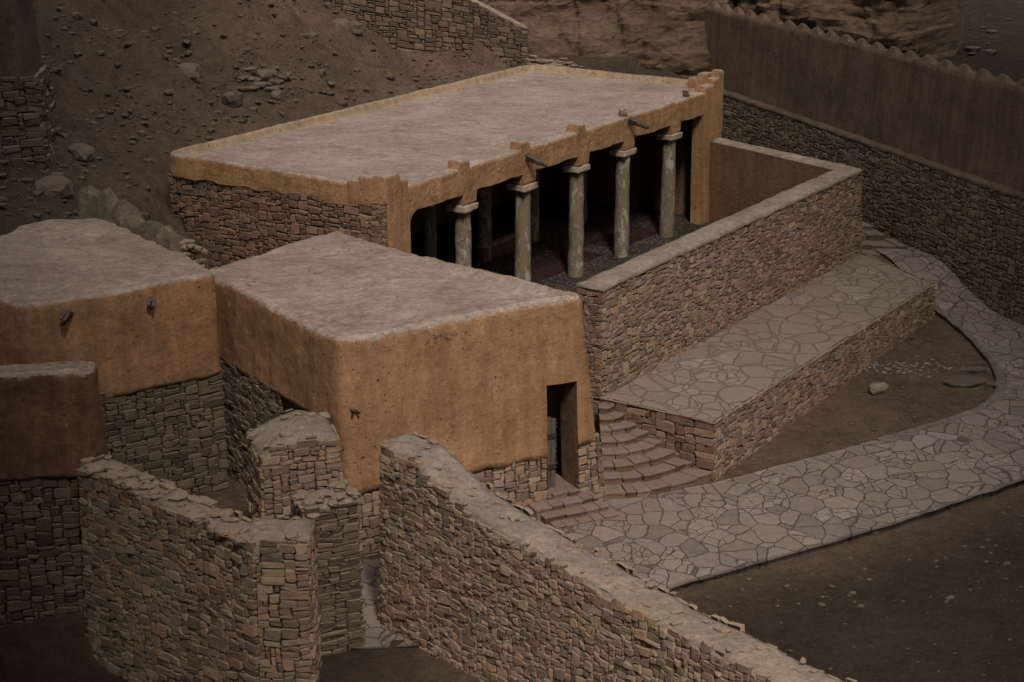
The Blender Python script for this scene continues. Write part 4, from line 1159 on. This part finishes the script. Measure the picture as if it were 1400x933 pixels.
gravel('far_rubble', 900, (13, 32, 58, 96), 6, .06, .32, [(.05, .042, .036), (.07, .058, .05), (.09, .076, .066)], lambda x, y, r: (Vector((x, y, 0))-BW0).dot(BWn) < -3)
gravel('yard_gravel', 1100, (4, 13, 30, 47), 2, .012, .08, [(.15, .12, .09), (.19, .15, .115), (.12, .095, .07)], dlow)
gravel('yard_gravel', 1400, (1, 13, 20, 35.5), 3, .010, .045, [(.07, .055, .042), (.09, .072, .056)], lambda x, y, r: y < 30.2+.6*(x-3.4))
def g_(x, y): return ground(x, y)
rock('rock', (9.17, 41.48, g_(9.17, 41.48)+.10), (.30, .19, .14), 1.2, 'pale squarish rock lying alone on the dirt patch below the terrace', col=(.33, .26, .20), rot=.5)
def flat_slab(c, pts, h, label, tint, seed):
    z = g_(*c); o = slab('stone_slab', None, M_GRAV, [(c[0]+x, c[1]+y) for x, y in pts], z-.05, z+h, tint, seed); tag(o, label, 'slab')
flat_slab((11.5, 41.95), [(-.62, -.05), (-.40, -.34), (.05, -.40), (.30, -.22), (.62, .02), (.35, .20), (.18, .36), (-.25, .30)], .09, 'broad flat grey slab at the edge of the dirt patch by the curving path', (.155, .125, .105), 2)
flat_slab((11.85, 42.75), [(-.36, -.08), (0, -.20), (.34, -.10), (.30, .10), (-.05, .16)], .12, 'narrow pale slab just behind the broad flat slab near the curving path', (.20, .165, .14), 3)
flat_slab((12.05, 41.75), [(-.16, -.14), (.12, -.18), (.2, .06), (-.02, .16)], .10, 'small angular slab wedged between the broad flat slab and the path edge', (.17, .14, .118), 4)
V, F, T = [], [], []
r = random.Random(12)
for i in range(150):
    x, y = 10.1+r.gauss(0, .75), 43.1+r.gauss(0, .32); s = r.uniform(.012, .055)
    rock_bm(s*1.3, s, s*.5, r.random()*99, V, F, T, (x, y, g_(x, y)+.02), tuple(r.uniform(.85, 1.2)*q for q in (.36, .32, .285)), r.uniform(0, 3), 1)
mesh('lime_rubble', V, F, M_LIME, tint=T, kind='stuff')
def hit(px, py):
    """point of the slope seen towards a place in the photograph (used to find where the loose boulders lie)"""
    f_ = 2400.; ph = R(17.918); a, b = (px-700)/f_, (py-466.5)/f_
    d = Vector((a, math.cos(ph)-b*math.sin(ph), -math.sin(ph)-b*math.cos(ph))); t = 25.
    while t < 120:
        p = Vector((0, 0, 15))+d*t
        if p.z < ground(p.x, p.y): return p
        t += .05
    return p
BOUL = [((257, 101), (.36, .30, .26), 'round pale boulder half buried high on the rubble slope'),
        ((318, 140), (.30, .26, .26), 'dark rounded boulder on the slope just left of the heap of slabs'),
        ((362, 106), (.50, .22, .20), 'long tilted slab at the top of the stone heap on the slope'),
        ((378, 133), (.24, .18, .18), 'block at the foot of the stone heap on the slope'),
        ((392, 105), (.28, .13, .12), 'thin splinter of stone right of the heap on the slope'),
        ((112, 212), (.42, .30, .22), 'angular rock low on the slope above the left house'),
        ((75, 262), (.5, .36, .3), 'big layered rock just behind the roof of the left house'),
        ((466, 38), (.34, .28, .24), 'pair-sized boulder wedged under the left end of the upper stone wall'),
        ((487, 42), (.26, .24, .24), 'smaller boulder beside the gully under the upper stone wall')]
for i, ((px, py), rr, lab) in enumerate(BOUL):
    p = hit(px, py); rock('boulder', (p.x, p.y, p.z+rr[2]*.3), rr, i*1.7+.4, lab, 'boulder', (.19, .15, .118) if i != 1 else (.11, .085, .066), rot=.5*i, sub=2)
for i in range(26):
    p = hit(366+r.gauss(0, 17), 112+r.gauss(0, 11)); s = r.uniform(.06, .17); b = r.uniform(.8, 1.3)
    rock('stone_slab', (p.x, p.y, p.z+.08), (s*1.6, s*.8, s*.4), r.random()*99, 'broken slab lying in the heap of stones on the slope above the hall roof', 'slab', tuple(q*b for q in (.17, .138, .108)), r.uniform(0, 3), 'broken slabs heaped on the slope')

# ------------------------------------------------------------------ unseen rock walls added behind the viewpoint to dim the edges, the light falls through the gap
def massif(name, pts, h, seed):
    """rock mass on a plan outline, with ledges"""
    p = resample([(*q, 0) for q in pts]+[(*pts[0], 0)], 140)[:-1]; n = len(p); c = sum(p, Vector())/n; V, F = [], []
    K = 40
    for j in range(K+1):
        z = -1+j/K*(h+1)
        for q in p:
            d = (q-c).normalized(); o = 1.6*fr(q.x*.12, q.y*.12, z*.08+seed, 4)+.5*fn(math.floor(z*.4)*3.1, q.x*.2, q.y*.2)-.012*z
            V.append(Vector((q.x+d.x*o, q.y+d.y*o, z+(1.5*fr(q.x*.15, q.y*.15, seed, 3) if j == K else 0))))
    for j in range(K):
        for i in range(n): F.append((j*n+i, j*n+(i+1) % n, (j+1)*n+(i+1) % n, (j+1)*n+i))
    F.append(tuple(K*n+i for i in range(n)))
    o = mesh(name, V, F, M_ROCK); o['kind'] = 'structure'; return o
sd = Vector((math.sin(az), math.cos(az)))
def gp(off, back):       # plan point: back metres behind the line y=-5 along the light, off metres across
    q = Vector((1.0, 36.0))+sd*(41/abs(sd.y)+back)+Vector((-sd.y, sd.x))*off
    return (q.x, q.y)
massif('shade_cliff', [gp(-GAP_L, 0), gp(-GAP_L-35, 4), gp(-GAP_L-35, 30), gp(-GAP_L, 30)], 115, 2)
massif('shade_cliff', [gp(GAP_R, 0), gp(GAP_R, 30), gp(GAP_R+35, 30), gp(GAP_R+35, 2)], 115, 5)
